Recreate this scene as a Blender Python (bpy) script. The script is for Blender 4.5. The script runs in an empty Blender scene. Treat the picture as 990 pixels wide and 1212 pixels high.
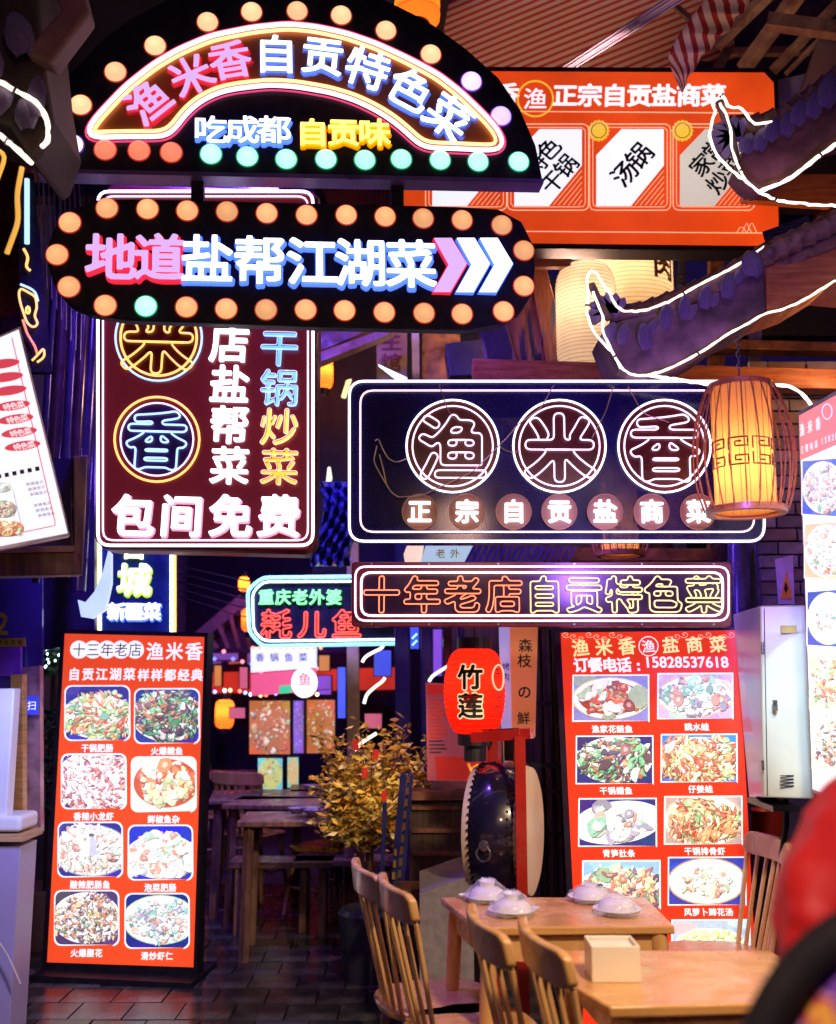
import bpy, bmesh, math, random
from mathutils import Vector, Matrix, Euler
random.seed(7)
R = math.radians
SC = bpy.context.scene
COL = SC.collection

# ---------------------------------------------------------------- camera
F, CX, CY, EYE, PITCH = 1214.0, 495.0, 606.0, 1.5, R(9.4)
cam_d = bpy.data.cameras.new('camera')
cam_d.sensor_fit = 'HORIZONTAL'; cam_d.sensor_width = 36; cam_d.lens = F / 990 * 36
cam_d.clip_end = 500; cam_d.clip_start = 0.05
cam = bpy.data.objects.new('camera', cam_d); COL.objects.link(cam)
cam.location = (0, 0, EYE); cam.rotation_euler = (R(90) + PITCH, 0, 0)
cam_d.dof.use_dof = True; cam_d.dof.focus_distance = 4.2; cam_d.dof.aperture_fstop = 2.6
SC.camera = cam

# ---------------------------------------------------------------- night sky
w = bpy.data.worlds.new('World'); SC.world = w; w.use_nodes = True
nt = w.node_tree; bg = nt.nodes['Background']
sky = nt.nodes.new('ShaderNodeTexSky'); sky.sky_type = 'NISHITA'; sky.sun_disc = False
sky.sun_elevation = R(-4); sky.sun_rotation = R(200)
mx = nt.nodes.new('ShaderNodeMix'); mx.data_type = 'RGBA'; mx.inputs[0].default_value = 0.85
mx.inputs[7].default_value = (0.16, 0.08, 0.75, 1)      # purple city glow in the night air
nt.links.new(sky.outputs[0], mx.inputs[6]); nt.links.new(mx.outputs[2], bg.inputs[0])
bg.inputs[1].default_value = 0.055

# ---------------------------------------------------------------- lamps inferred from the alley's light, and added fills
def lamp(name, typ, loc, energy, col, size=0.15, target=None, spot=None):
    d = bpy.data.lights.new(name, typ); d.energy = energy; d.color = col
    if typ == 'AREA': d.size = size
    else: d.shadow_soft_size = size
    if spot: d.spot_size = R(spot); d.spot_blend = 0.6
    o = bpy.data.objects.new(name, d); COL.objects.link(o); o.location = loc
    if target is not None:
        o.rotation_euler = (Vector(target) - Vector(loc)).to_track_quat('-Z', 'Y').to_euler()
    return o
lamp('warm_table_lamp', 'SPOT', (1.0, 1.5, 2.9), 330, (1.0, 0.72, 0.40), 0.12, (0.35, 3.3, 0.5), 80)
lamp('warm_near_fill', 'POINT', (0.1, 0.1, 2.7), 50, (1.0, 0.55, 0.40), 0.15)  # added fill near the camera for the person and chairs
lamp('purple_eave_floodlight', 'SPOT', (0.75, 2.3, 2.05), 75, (0.34, 0.14, 1.0), 0.10, (1.25, 4.2, 2.75), 80)
lamp('purple_street_floodlight', 'SPOT', (-0.9, 4.1, 4.2), 430, (0.20, 0.08, 1.0), 0.2, (-0.6, 6.3, 0.2), 110)
lamp('purple_wall_floodlight', 'SPOT', (0.5, 4.45, 2.5), 60, (0.20, 0.08, 1.0), 0.12, (1.9, 5.2, 1.9), 70)
lamp('violet_counter_fill', 'SPOT', (-1.45, 3.75, 1.7), 70, (0.50, 0.50, 1.0), 0.12, (-1.85, 4.65, 0.95), 70)  # added spot to brighten the left counter
lamp('warm_valance_fill', 'SPOT', (0.75, 4.0, 3.1), 26, (1.0, 0.75, 0.62), 0.1, (1.35, 4.8, 4.5), 40)  # added spot lifting the striped valance
lamp('warm_chair_lamp', 'SPOT', (1.9, 3.0, 2.3), 30, (1.0, 0.78, 0.45), 0.1, (1.55, 4.6, 0.75), 36)
lamp('blue_alley_fill', 'SPOT', (-0.9, 5.9, 2.9), 110, (0.45, 0.42, 1.0), 0.1, (-1.0, 7.6, 0.7), 70)  # added light on the back tables
lamp('warm_jacket_fill', 'SPOT', (-0.3, 0.2, 2.2), 55, (1.0, 0.70, 0.62), 0.12, (0.6, 1.2, 1.2), 40)  # added fill on the red jacket and the bag
lamp('cool_cabinet_fill', 'SPOT', (0.9, 2.2, 2.1), 200, (0.62, 0.84, 1.0), 0.10, (1.62, 4.1, 1.35), 22)  # added cool spot brightening the grey cabinet
lamp('warm_timber_lamp', 'POINT', (2.2, 4.5, 3.0), 20, (1.0, 0.42, 0.14), 0.12)
lamp('warm_awning_fill', 'POINT', (0.9, 5.75, 3.75), 75, (1.0, 0.58, 0.42), 0.15)  # added light behind the orange sign to brighten the awning
lamp('purple_back_street_lamp', 'POINT', (-0.9, 9.0, 3.3), 60, (0.25, 0.12, 1.0), 0.2)
lamp('warm_tree_fill', 'SPOT', (0.05, 4.35, 2.0), 62, (1.0, 0.66, 0.32), 0.08, (-0.27, 5.5, 0.95), 30)  # added spot that lights up the golden leaves

SC.view_settings.view_transform = 'Standard'; SC.view_settings.look = 'None'
SC.view_settings.exposure = 0; SC.view_settings.gamma = 1
SC.cycles.use_denoising = True
SC.cycles.max_bounces = 7; SC.cycles.diffuse_bounces = 3; SC.cycles.glossy_bounces = 3
SC.cycles.transparent_max_bounces = 12
SC.cycles.sample_clamp_indirect = 3.0; SC.cycles.sample_clamp_direct = 12.0
SC.cycles.caustics_reflective = False; SC.cycles.caustics_refractive = False

# ---------------------------------------------------------------- projection helpers (a pixel of the photograph and a distance -> a point of the place)
CP, SP = math.cos(PITCH), math.sin(PITCH)
def ray(px, py):
    x = (px - CX) / F; z = -(py - CY) / F
    return Vector((x, CP - z * SP, SP + z * CP))
CAM0 = Vector((0, 0, EYE))
def at(px, py, Y):
    r = ray(px, py); return CAM0 + r * (Y / r.y)
def atz(px, py, z):
    r = ray(px, py); return CAM0 + r * ((z - EYE) / r.z)
def mpp(Y): return Y / F

# ---------------------------------------------------------------- materials
MATS = {}
def new_mat(name):
    m = bpy.data.materials.new(name); m.use_nodes = True
    n = m.node_tree.nodes; p = n['Principled BSDF']
    return m, m.node_tree, p
def mat(name, col, rough=0.6, metal=0.0, var=0.25, scale=9.0, bump=0.15, alpha=1.0, coat=0.0, trans=0.0, stretch=(1, 1, 1), dirt=0.0, spec=0.5):
    if name in MATS: return MATS[name]
    m, t, p = new_mat(name); N = t.nodes; L = t.links
    tc = N.new('ShaderNodeTexCoord'); mp = N.new('ShaderNodeMapping'); mp.inputs['Scale'].default_value = stretch
    L.new(tc.outputs['Object'], mp.inputs[0])
    nz = N.new('ShaderNodeTexNoise'); nz.inputs['Scale'].default_value = scale; nz.inputs['Detail'].default_value = 6
    L.new(mp.outputs[0], nz.inputs['Vector'])
    rp = N.new('ShaderNodeValToRGB')
    a = [max(0, c * (1 - var)) for c in col]; b = [min(1, c * (1 + var)) for c in col]
    rp.color_ramp.elements[0].position = 0.3; rp.color_ramp.elements[1].position = 0.7
    rp.color_ramp.elements[0].color = (*a, 1); rp.color_ramp.elements[1].color = (*b, 1)
    L.new(nz.outputs['Fac'], rp.inputs[0])
    out = rp.outputs[0]
    if dirt:
        n2 = N.new('ShaderNodeTexNoise'); n2.inputs['Scale'].default_value = 2.3; n2.inputs['Detail'].default_value = 8
        L.new(tc.outputs['Object'], n2.inputs['Vector'])
        r2 = N.new('ShaderNodeValToRGB'); r2.color_ramp.elements[0].position = 0.42; r2.color_ramp.elements[1].position = 0.62
        L.new(n2.outputs['Fac'], r2.inputs[0])
        mm = N.new('ShaderNodeMix'); mm.data_type = 'RGBA'; mm.blend_type = 'MULTIPLY'; mm.inputs[0].default_value = dirt
        L.new(out, mm.inputs[6]); L.new(r2.outputs[0], mm.inputs[7]); out = mm.outputs[2]
    L.new(out, p.inputs['Base Color'])
    rr = N.new('ShaderNodeMapRange'); rr.inputs[3].default_value = max(0.03, rough - 0.1); rr.inputs[4].default_value = min(1, rough + 0.12)
    L.new(nz.outputs['Fac'], rr.inputs[0]); L.new(rr.outputs[0], p.inputs['Roughness'])
    p.inputs['Metallic'].default_value = metal; p.inputs['Coat Weight'].default_value = coat
    p.inputs['Specular IOR Level'].default_value = spec
    p.inputs['Alpha'].default_value = alpha; p.inputs['Transmission Weight'].default_value = trans
    if bump:
        bp = N.new('ShaderNodeBump'); bp.inputs['Strength'].default_value = bump; bp.inputs['Distance'].default_value = 0.01
        L.new(nz.outputs['Fac'], bp.inputs['Height']); L.new(bp.outputs[0], p.inputs['Normal'])
    MATS[name] = m; return m
def glow(name, col, s, rough=0.4, base=None, var=0.0, sampling=None):
    if name in MATS: return MATS[name]
    m, t, p = new_mat(name)
    b = base or [min(0.8, c) for c in col]
    p.inputs['Base Color'].default_value = (*b, 1); p.inputs['Roughness'].default_value = rough
    p.inputs['Emission Color'].default_value = (*col, 1); p.inputs['Emission Strength'].default_value = s
    if var:
        N = t.nodes; L = t.links
        tc = N.new('ShaderNodeTexCoord'); nz = N.new('ShaderNodeTexNoise'); nz.inputs['Scale'].default_value = 3.0; nz.inputs['Detail'].default_value = 3
        L.new(tc.outputs['Object'], nz.inputs['Vector'])
        mr = N.new('ShaderNodeMapRange'); mr.inputs[3].default_value = s * (1 - var); mr.inputs[4].default_value = s * (1 + var)
        L.new(nz.outputs['Fac'], mr.inputs[0]); L.new(mr.outputs[0], p.inputs['Emission Strength'])
    if sampling: m.cycles.emission_sampling = sampling
    MATS[name] = m; return m
def print_mat(name, s=1.0):
    """a backlit print: its inks come from the mesh's colour attribute"""
    if name in MATS: return MATS[name]
    m, t, p = new_mat(name); N = t.nodes; L = t.links
    a = N.new('ShaderNodeAttribute'); a.attribute_name = 'ink'
    tc = N.new('ShaderNodeTexCoord'); nz = N.new('ShaderNodeTexNoise'); nz.inputs['Scale'].default_value = 260; nz.inputs['Detail'].default_value = 4
    L.new(tc.outputs['Object'], nz.inputs['Vector'])
    mr = N.new('ShaderNodeMapRange'); mr.inputs[1].default_value = 0.3; mr.inputs[2].default_value = 0.7
    mr.inputs[3].default_value = 0.62; mr.inputs[4].default_value = 1.3
    nb2 = N.new('ShaderNodeTexNoise'); nb2.inputs['Scale'].default_value = 75; nb2.inputs['Detail'].default_value = 5; L.new(tc.outputs['Object'], nb2.inputs['Vector'])
    av = N.new('ShaderNodeMath'); av.operation = 'MULTIPLY_ADD'; av.inputs[1].default_value = .5; hv = N.new('ShaderNodeMath'); hv.operation = 'MULTIPLY'; hv.inputs[1].default_value = .5; L.new(nb2.outputs['Fac'], hv.inputs[0]); L.new(nz.outputs['Fac'], av.inputs[0]); L.new(hv.outputs[0], av.inputs[2]); L.new(av.outputs[0], mr.inputs[0])
    mm = N.new('ShaderNodeMix'); mm.data_type = 'RGBA'; mm.blend_type = 'MULTIPLY'; mm.inputs[0].default_value = 1
    L.new(a.outputs['Color'], mm.inputs[6]); L.new(mr.outputs[0], mm.inputs[7])
    L.new(mm.outputs[2], p.inputs['Emission Color']); L.new(a.outputs['Color'], p.inputs['Base Color'])
    p.inputs['Emission Strength'].default_value = s; p.inputs['Roughness'].default_value = 0.35
    m.cycles.emission_sampling = 'NONE'
    MATS[name] = m; return m
def wood(name, dark, light, rough=0.45, coat=0.0, scale=(1, 1, 14), bands=7.0, bump=0.12, wear=None):
    if name in MATS: return MATS[name]
    m, t, p = new_mat(name); N = t.nodes; L = t.links
    tc = N.new('ShaderNodeTexCoord'); mp = N.new('ShaderNodeMapping'); mp.inputs['Scale'].default_value = scale
    L.new(tc.outputs['Object'], mp.inputs[0])
    nz = N.new('ShaderNodeTexNoise'); nz.inputs['Scale'].default_value = bands; nz.inputs['Detail'].default_value = 9; nz.inputs['Distortion'].default_value = 0.6
    L.new(mp.outputs[0], nz.inputs['Vector'])
    rp = N.new('ShaderNodeValToRGB'); e = rp.color_ramp.elements
    e[0].position = 0.32; e[0].color = (*dark, 1); e[1].position = 0.68; e[1].color = (*light, 1)
    L.new(nz.outputs['Fac'], rp.inputs[0]); out = rp.outputs[0]
    if wear:
        n2 = N.new('ShaderNodeTexNoise'); n2.inputs['Scale'].default_value = 2.2; n2.inputs['Detail'].default_value = 8; n2.inputs['Distortion'].default_value = 1.5
        mp2 = N.new('ShaderNodeMapping'); mp2.inputs['Scale'].default_value = [max(0.6, s * 0.35) for s in scale]
        L.new(tc.outputs['Object'], mp2.inputs[0]); L.new(mp2.outputs[0], n2.inputs['Vector'])
        r2 = N.new('ShaderNodeValToRGB'); r2.color_ramp.elements[0].position = 0.5; r2.color_ramp.elements[1].position = 0.54
        r2.color_ramp.elements[0].color = (0, 0, 0, 1); r2.color_ramp.elements[1].color = (1, 1, 1, 1)
        L.new(n2.outputs['Fac'], r2.inputs[0])
        mm = N.new('ShaderNodeMix'); mm.data_type = 'RGBA'; L.new(r2.outputs[0], mm.inputs[0]); L.new(out, mm.inputs[6]); mm.inputs[7].default_value = (*wear, 1)
        out = mm.outputs[2]
    L.new(out, p.inputs['Base Color']); p.inputs['Coat Weight'].default_value = coat
    n3 = N.new('ShaderNodeTexNoise'); n3.inputs['Scale'].default_value = 11; n3.inputs['Detail'].default_value = 7; L.new(tc.outputs['Object'], n3.inputs['Vector'])
    m3 = N.new('ShaderNodeMapRange'); m3.inputs[1].default_value = .35; m3.inputs[2].default_value = .7; m3.inputs[3].default_value = max(.05, rough - .1); m3.inputs[4].default_value = rough + .28
    L.new(n3.outputs['Fac'], m3.inputs[0]); L.new(m3.outputs[0], p.inputs['Roughness']); L.new(m3.outputs[0], p.inputs['Coat Roughness'])
    bp = N.new('ShaderNodeBump'); bp.inputs['Strength'].default_value = bump; bp.inputs['Distance'].default_value = 0.005
    L.new(nz.outputs['Fac'], bp.inputs['Height']); L.new(bp.outputs[0], p.inputs['Normal'])
    MATS[name] = m; return m

# ---------------------------------------------------------------- mesh builder
class MB:
    def __init__(s): s.v = []; s.f = []; s.c = []; s.mi = []
    def add(s, vs, fs, col=None, mi=0):
        o = len(s.v); s.v += [Vector(q) for q in vs]
        for f in fs: s.f.append([i + o for i in f]); s.c.append(col); s.mi.append(mi)
        return s
    def box(s, c, d, rot=None, mi=0, taper=1.0):
        h = [x / 2 for x in d]; vs = []
        for z in (-1, 1):
            k = taper if z > 0 else 1
            for (x, y) in ((-1, -1), (1, -1), (1, 1), (-1, 1)):
                q = Vector((x * h[0] * k, y * h[1] * k, z * h[2]))
                if rot is not None: q = rot @ q
                vs.append(q + Vector(c))
        return s.add(vs, [(3, 2, 1, 0), (4, 5, 6, 7), (0, 1, 5, 4), (1, 2, 6, 5), (2, 3, 7, 6), (3, 0, 4, 7)], mi=mi)
    def beam(s, a, b, w, h, up=(0, 0, 1), mi=0):
        a = Vector(a); b = Vector(b); d = (b - a); L = d.length; d.normalize()
        u = d.cross(Vector(up)); u = u.normalized() if u.length > 1e-4 else Vector((1, 0, 0)); v = u.cross(d)
        M = Matrix((u, d, v)).transposed()
        return s.box((a + b) / 2, (w, L, h), M, mi)
    def prism(s, pts, z0, z1, mi=0, M=None, cap=True):
        """polygon in XY extruded in Z; M optionally maps to another frame"""
        n = len(pts); vs = [Vector((p[0], p[1], z0)) for p in pts] + [Vector((p[0], p[1], z1)) for p in pts]
        if M is not None: vs = [M @ q for q in vs]
        area = sum(pts[i][0] * pts[(i + 1) % n][1] - pts[(i + 1) % n][0] * pts[i][1] for i in range(n))
        fs = []
        for i in range(n):
            j = (i + 1) % n
            fs.append((i, j, j + n, i + n) if area > 0 else (j, i, i + n, j + n))
        top = list(range(n, 2 * n)); bot = list(range(n))[::-1]
        if area < 0: top.reverse(); bot.reverse()
        if cap: fs += [top, bot]
        return s.add(vs, fs, mi=mi)
    def tube(s, pts, r, n=8, closed=False, mi=0, caps=True):
        P = [Vector(p) for p in pts]; m = len(P)
        if m < 2: return s
        rs = r if isinstance(r, (list, tuple)) else [r] * m
        nrm = None; rings = []
        for i in range(m):
            if closed: d = P[(i + 1) % m] - P[i - 1]
            else: d = P[min(i + 1, m - 1)] - P[max(i - 1, 0)]
            if d.length < 1e-9: d = Vector((0, 0, 1))
            d.normalize()
            if nrm is None:
                nrm = d.orthogonal().normalized()
                if abs(d.z) < 0.9:
                    nrm = (Vector((0, 0, 1)) - d * d.z).normalized()
            else:
                nrm = nrm - d * nrm.dot(d)
                nrm = nrm.normalized() if nrm.length > 1e-6 else d.orthogonal().normalized()
            b = d.cross(nrm)
            rings.append([P[i] + (nrm * math.cos(2 * math.pi * k / n) + b * math.sin(2 * math.pi * k / n)) * rs[i] for k in range(n)])
        vs = [q for g in rings for q in g]; fs = []
        for i in range(m if closed else m - 1):
            j = (i + 1) % m
            for k in range(n):
                l = (k + 1) % n; fs.append((i * n + k, i * n + l, j * n + l, j * n + k))
        if not closed and caps: fs += [list(range(n))[::-1], [(m - 1) * n + k for k in range(n)]]
        return s.add(vs, fs, mi=mi)
    def lathe(s, prof, n=24, c=(0, 0, 0), axis='Z', mi=0, a0=0, a1=2 * math.pi):
        c = Vector(c); vs = []; m = len(prof); full = abs(a1 - a0 - 2 * math.pi) < 1e-6
        nn = n if full else n + 1
        for (r, h) in prof:
            for k in range(nn):
                a = a0 + (a1 - a0) * k / n; x, y = r * math.cos(a), r * math.sin(a)
                q = Vector((x, y, h)) if axis == 'Z' else Vector((h, x, y)) if axis == 'X' else Vector((y, h, x))
                vs.append(c + q)
        fs = []
        for i in range(m - 1):
            for k in range(n):
                l = (k + 1) % nn; fs.append((i * nn + k, i * nn + l, (i + 1) * nn + l, (i + 1) * nn + k))
        return s.add(vs, fs, mi=mi)
    def mesh(s, name, mats, smooth=False, base=None):
        me = bpy.data.meshes.new(name)
        b = Vector(base) if base is not None else Vector((0, 0, 0))
        me.from_pydata([tuple(q - b) for q in s.v], [], s.f)
        for m_ in (mats if isinstance(mats, (list, tuple)) else [mats]): me.materials.append(m_)
        if any(s.mi): me.polygons.foreach_set('material_index', s.mi)
        if any(c is not None for c in s.c):
            at_ = me.color_attributes.new('ink', 'FLOAT_COLOR', 'CORNER'); buf = []
            for p_, c in zip(me.polygons, s.c):
                for _ in range(p_.loop_total): buf += [*(c or (1, 1, 1)), 1.0]
            at_.data.foreach_set('color', buf)
        me.validate(); me.update()
        if smooth: me.shade_auto(R(40)) if hasattr(me, 'shade_auto') else me.polygons.foreach_set('use_smooth', [True] * len(me.polygons))
        return me
def smooth_mesh(me, ang=40):
    me.polygons.foreach_set('use_smooth', [True] * len(me.polygons))
    try: me.set_sharp_from_angle(angle=R(ang))
    except Exception: pass
def link(name, me, parent=None, smooth=False, ang=40):
    o = bpy.data.objects.new(name, me); COL.objects.link(o)
    if parent is not None: o.parent = parent
    if smooth: smooth_mesh(me, ang)
    return o
def part(name, mb, mats, parent=None, smooth=False, base=None, ang=40, label=None):
    o = link(name, mb.mesh(name, mats, base=base), parent, smooth, ang)
    if label: o['label'] = label
    return o
def tag(o, label, cat, group=None):
    o['label'] = label; o['category'] = cat
    if group: o['group'] = group
    return o
def thing(name, loc, label, cat, group=None, rz=0):
    o = bpy.data.objects.new(name, None); COL.objects.link(o); o.location = loc; o.rotation_euler = (0, 0, rz); o.empty_display_size = 0.1
    return tag(o, label, cat, group)
def struct(name, mb, mats, parent=None, smooth=False):
    o = part(name, mb, mats, parent, smooth); o['kind'] = 'structure'; return o
def copy_tree(o, parent=None):
    c = o.copy(); COL.objects.link(c)
    if parent is not None: c.parent = parent
    for ch in list(o.children): copy_tree(ch, c)
    return c
def bevel(o, wd, seg=2):
    b = o.modifiers.new('bevel', 'BEVEL'); b.width = wd; b.segments = seg; b.limit_method = 'ANGLE'; b.angle_limit = R(40); return o

# ---------------------------------------------------------------- glyphs
_G = {}
import numpy as np
_tc = bpy.data.curves.new('glyph_source', 'FONT'); _to = bpy.data.objects.new('glyph_source', _tc); COL.objects.link(_to)
_pc = bpy.data.curves.new('outline_source', 'CURVE'); _pc.dimensions = '2D'; _pc.fill_mode = 'BOTH'; _po = bpy.data.objects.new('outline_source', _pc); COL.objects.link(_po)
def _mesh2d(ob):
    dg = bpy.context.evaluated_depsgraph_get(); dg.update()
    me = bpy.data.meshes.new_from_object(ob.evaluated_get(dg))
    vs = [(v.co.x, v.co.y) for v in me.vertices]; fs = [tuple(p.vertices) for p in me.polygons]
    bpy.data.meshes.remove(me); return vs, fs
def _clean(vs, fs):
    key = {}; mp = []; uv = []
    for x, y in vs:
        q = (round(x, 4), round(y, 4))
        if q not in key: key[q] = len(uv); uv.append((x, y))
        mp.append(key[q])
    ff = []
    for f in fs:
        g = [mp[i] for i in f]
        if len(set(g)) == len(g):
            a = sum(uv[g[i]][0] * uv[g[(i + 1) % len(g)]][1] - uv[g[(i + 1) % len(g)]][0] * uv[g[i]][1] for i in range(len(g)))
            if abs(a) > 1e-9: ff.append(tuple(g) if a > 0 else tuple(g[::-1]))
    edges = {}
    for f in ff:
        for i in range(len(f)): edges[(f[i], f[(i + 1) % len(f)])] = 1
    bnd = [e for e in edges if (e[1], e[0]) not in edges]
    nxt = {}
    for a, b in bnd: nxt.setdefault(a, []).append(b)
    loops = []
    while nxt:
        s0 = next(iter(nxt)); lp = [s0]; c = s0
        while True:
            lst = nxt.get(c)
            if not lst: break
            d = lst.pop()
            if not lst: del nxt[c]
            if d == s0: break
            lp.append(d); c = d
        if len(lp) > 2: loops.append([uv[i] for i in lp])
    return uv, ff, bnd, loops
def _contours(A, lv=.5):
    """closed outlines of a sampled shape (marching squares)"""
    B = A > lv; H, W = A.shape; m = B[:-1, :-1].astype(int) + B[:-1, 1:] * 2 + B[1:, 1:] * 4 + B[1:, :-1] * 8
    ys, xs = np.nonzero((m > 0) & (m < 15)); seg = {}
    def pt(e, x, y):
        (x0, y0), (x1, y1) = {0: ((x, y), (x + 1, y)), 1: ((x + 1, y), (x + 1, y + 1)), 2: ((x, y + 1), (x + 1, y + 1)), 3: ((x, y), (x, y + 1))}[e]
        a, b = A[y0, x0], A[y1, x1]; t = (lv - a) / (b - a) if b != a else .5
        return (x0 + (x1 - x0) * t, y0 + (y1 - y0) * t), ('h' if e in (0, 2) else 'v', x0, y0)
    T = {1: [(3, 0)], 2: [(0, 1)], 3: [(3, 1)], 4: [(1, 2)], 5: [(3, 0), (1, 2)], 6: [(0, 2)], 7: [(3, 2)], 8: [(2, 3)], 9: [(2, 0)], 10: [(0, 1), (2, 3)], 11: [(2, 1)], 12: [(1, 3)], 13: [(1, 0)], 14: [(0, 3)]}
    P = {}; adj = {}
    for x, y in zip(xs.tolist(), ys.tolist()):
        for e0, e1 in T[m[y, x]]:
            p0, k0 = pt(e0, x, y); p1, k1 = pt(e1, x, y); P[k0] = p0; P[k1] = p1; adj.setdefault(k0, []).append(k1); adj.setdefault(k1, []).append(k0)
    out = []; seen = set()
    for k in adj:
        if k in seen: continue
        lp = [k]; seen.add(k); c = k
        while True:
            n_ = [q for q in adj[c] if q not in seen]
            if not n_: break
            c = n_[0]; seen.add(c); lp.append(c)
        if len(lp) > 6: out.append([P[q] for q in lp])
    return out
RES = 130
def glyph(ch, off=0.0):
    k = (ch, round(off, 3))
    if k in _G: return _G[k]
    if off <= 0.004:
        _tc.body = ch; _tc.offset = 0; _tc.extrude = 0; _tc.resolution_u = 4; _tc.align_x = 'LEFT'
        vs, fs = _mesh2d(_to)
        if ord(ch) > 0x2E00: cx, cy = 0.5, 0.38
        else: cx = (min(v[0] for v in vs) + max(v[0] for v in vs)) / 2; cy = 0.36
        _G[k] = _clean([(x - cx, y - cy) for x, y in vs], fs); return _G[k]
    uv, ff, _, _ = glyph(ch, 0.0); N_ = int(RES * 1.5); A = np.zeros((N_, N_), bool); h = N_ / 2
    for f in ff:
        for j in range(1, len(f) - 1):
            (ax, ay), (bx, by), (cx, cy) = [(uv[i][0] * RES + h, uv[i][1] * RES + h) for i in (f[0], f[j], f[j + 1])]
            x0, x1 = int(min(ax, bx, cx)), int(max(ax, bx, cx)) + 2; y0, y1 = int(min(ay, by, cy)), int(max(ay, by, cy)) + 2
            X, Y = np.meshgrid(np.arange(x0, x1), np.arange(y0, y1)); e = .35
            l = max(1e-6, math.hypot(bx - ax, by - ay)); w0 = ((bx - ax) * (Y - ay) - (by - ay) * (X - ax)) / l
            l = max(1e-6, math.hypot(cx - bx, cy - by)); w1 = ((cx - bx) * (Y - by) - (cy - by) * (X - bx)) / l
            l = max(1e-6, math.hypot(ax - cx, ay - cy)); w2 = ((ax - cx) * (Y - cy) - (ay - cy) * (X - cx)) / l
            A[y0:y1, x0:x1] |= (w0 > -e) & (w1 > -e) & (w2 > -e)
    r = off * RES; D = A.copy(); ri = int(math.ceil(r))
    for dy in range(-ri, ri + 1):
        for dx in range(-ri, ri + 1):
            if dx * dx + dy * dy <= r * r + .4: D |= np.roll(np.roll(A, dy, 0), dx, 1)
    G = D.astype(float)
    for _ in range(2):
        G = (np.roll(G, 1, 0) + 2 * G + np.roll(G, -1, 0)) / 4; G = (np.roll(G, 1, 1) + 2 * G + np.roll(G, -1, 1)) / 4
    _pc.splines.clear()
    for lp in _contours(G):
        q = [Vector(((x - h) / RES, (y - h) / RES)) for x, y in lp]; q = resample(q, .014, 1)
        sp = _pc.splines.new('POLY'); sp.points.add(len(q) - 1); sp.use_cyclic_u = True
        for i, p in enumerate(q): sp.points[i].co = (p.x, p.y, 0, 1)
    vs, fs = _mesh2d(_po); _G[k] = _clean(vs, fs); return _G[k]
def resample(lp, step, it=2, closed=True):
    P = [Vector(p) for p in lp]; n = len(P); segs = n if closed else n - 1
    L = [(P[(i + 1) % n] - P[i]).length for i in range(segs)]; T = sum(L)
    m = max(8 if closed else 2, int(T / step)); out = []; i = 0; acc = 0
    tot = m if closed else m - 1
    for k in range(m):
        t = T * k / tot
        while i < segs - 1 and acc + L[i] < t: acc += L[i]; i += 1
        q = P[i].lerp(P[(i + 1) % n], min(1, (t - acc) / max(L[i], 1e-9))); out.append(q)
    for _ in range(it):
        if closed: out = [(out[i - 1] + out[i] * 2 + out[(i + 1) % m]) / 4 for i in range(m)]
        else: out = [out[0]] + [(out[i - 1] + out[i] * 2 + out[i + 1]) / 4 for i in range(1, m - 1)] + [out[-1]]
    return out

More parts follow.
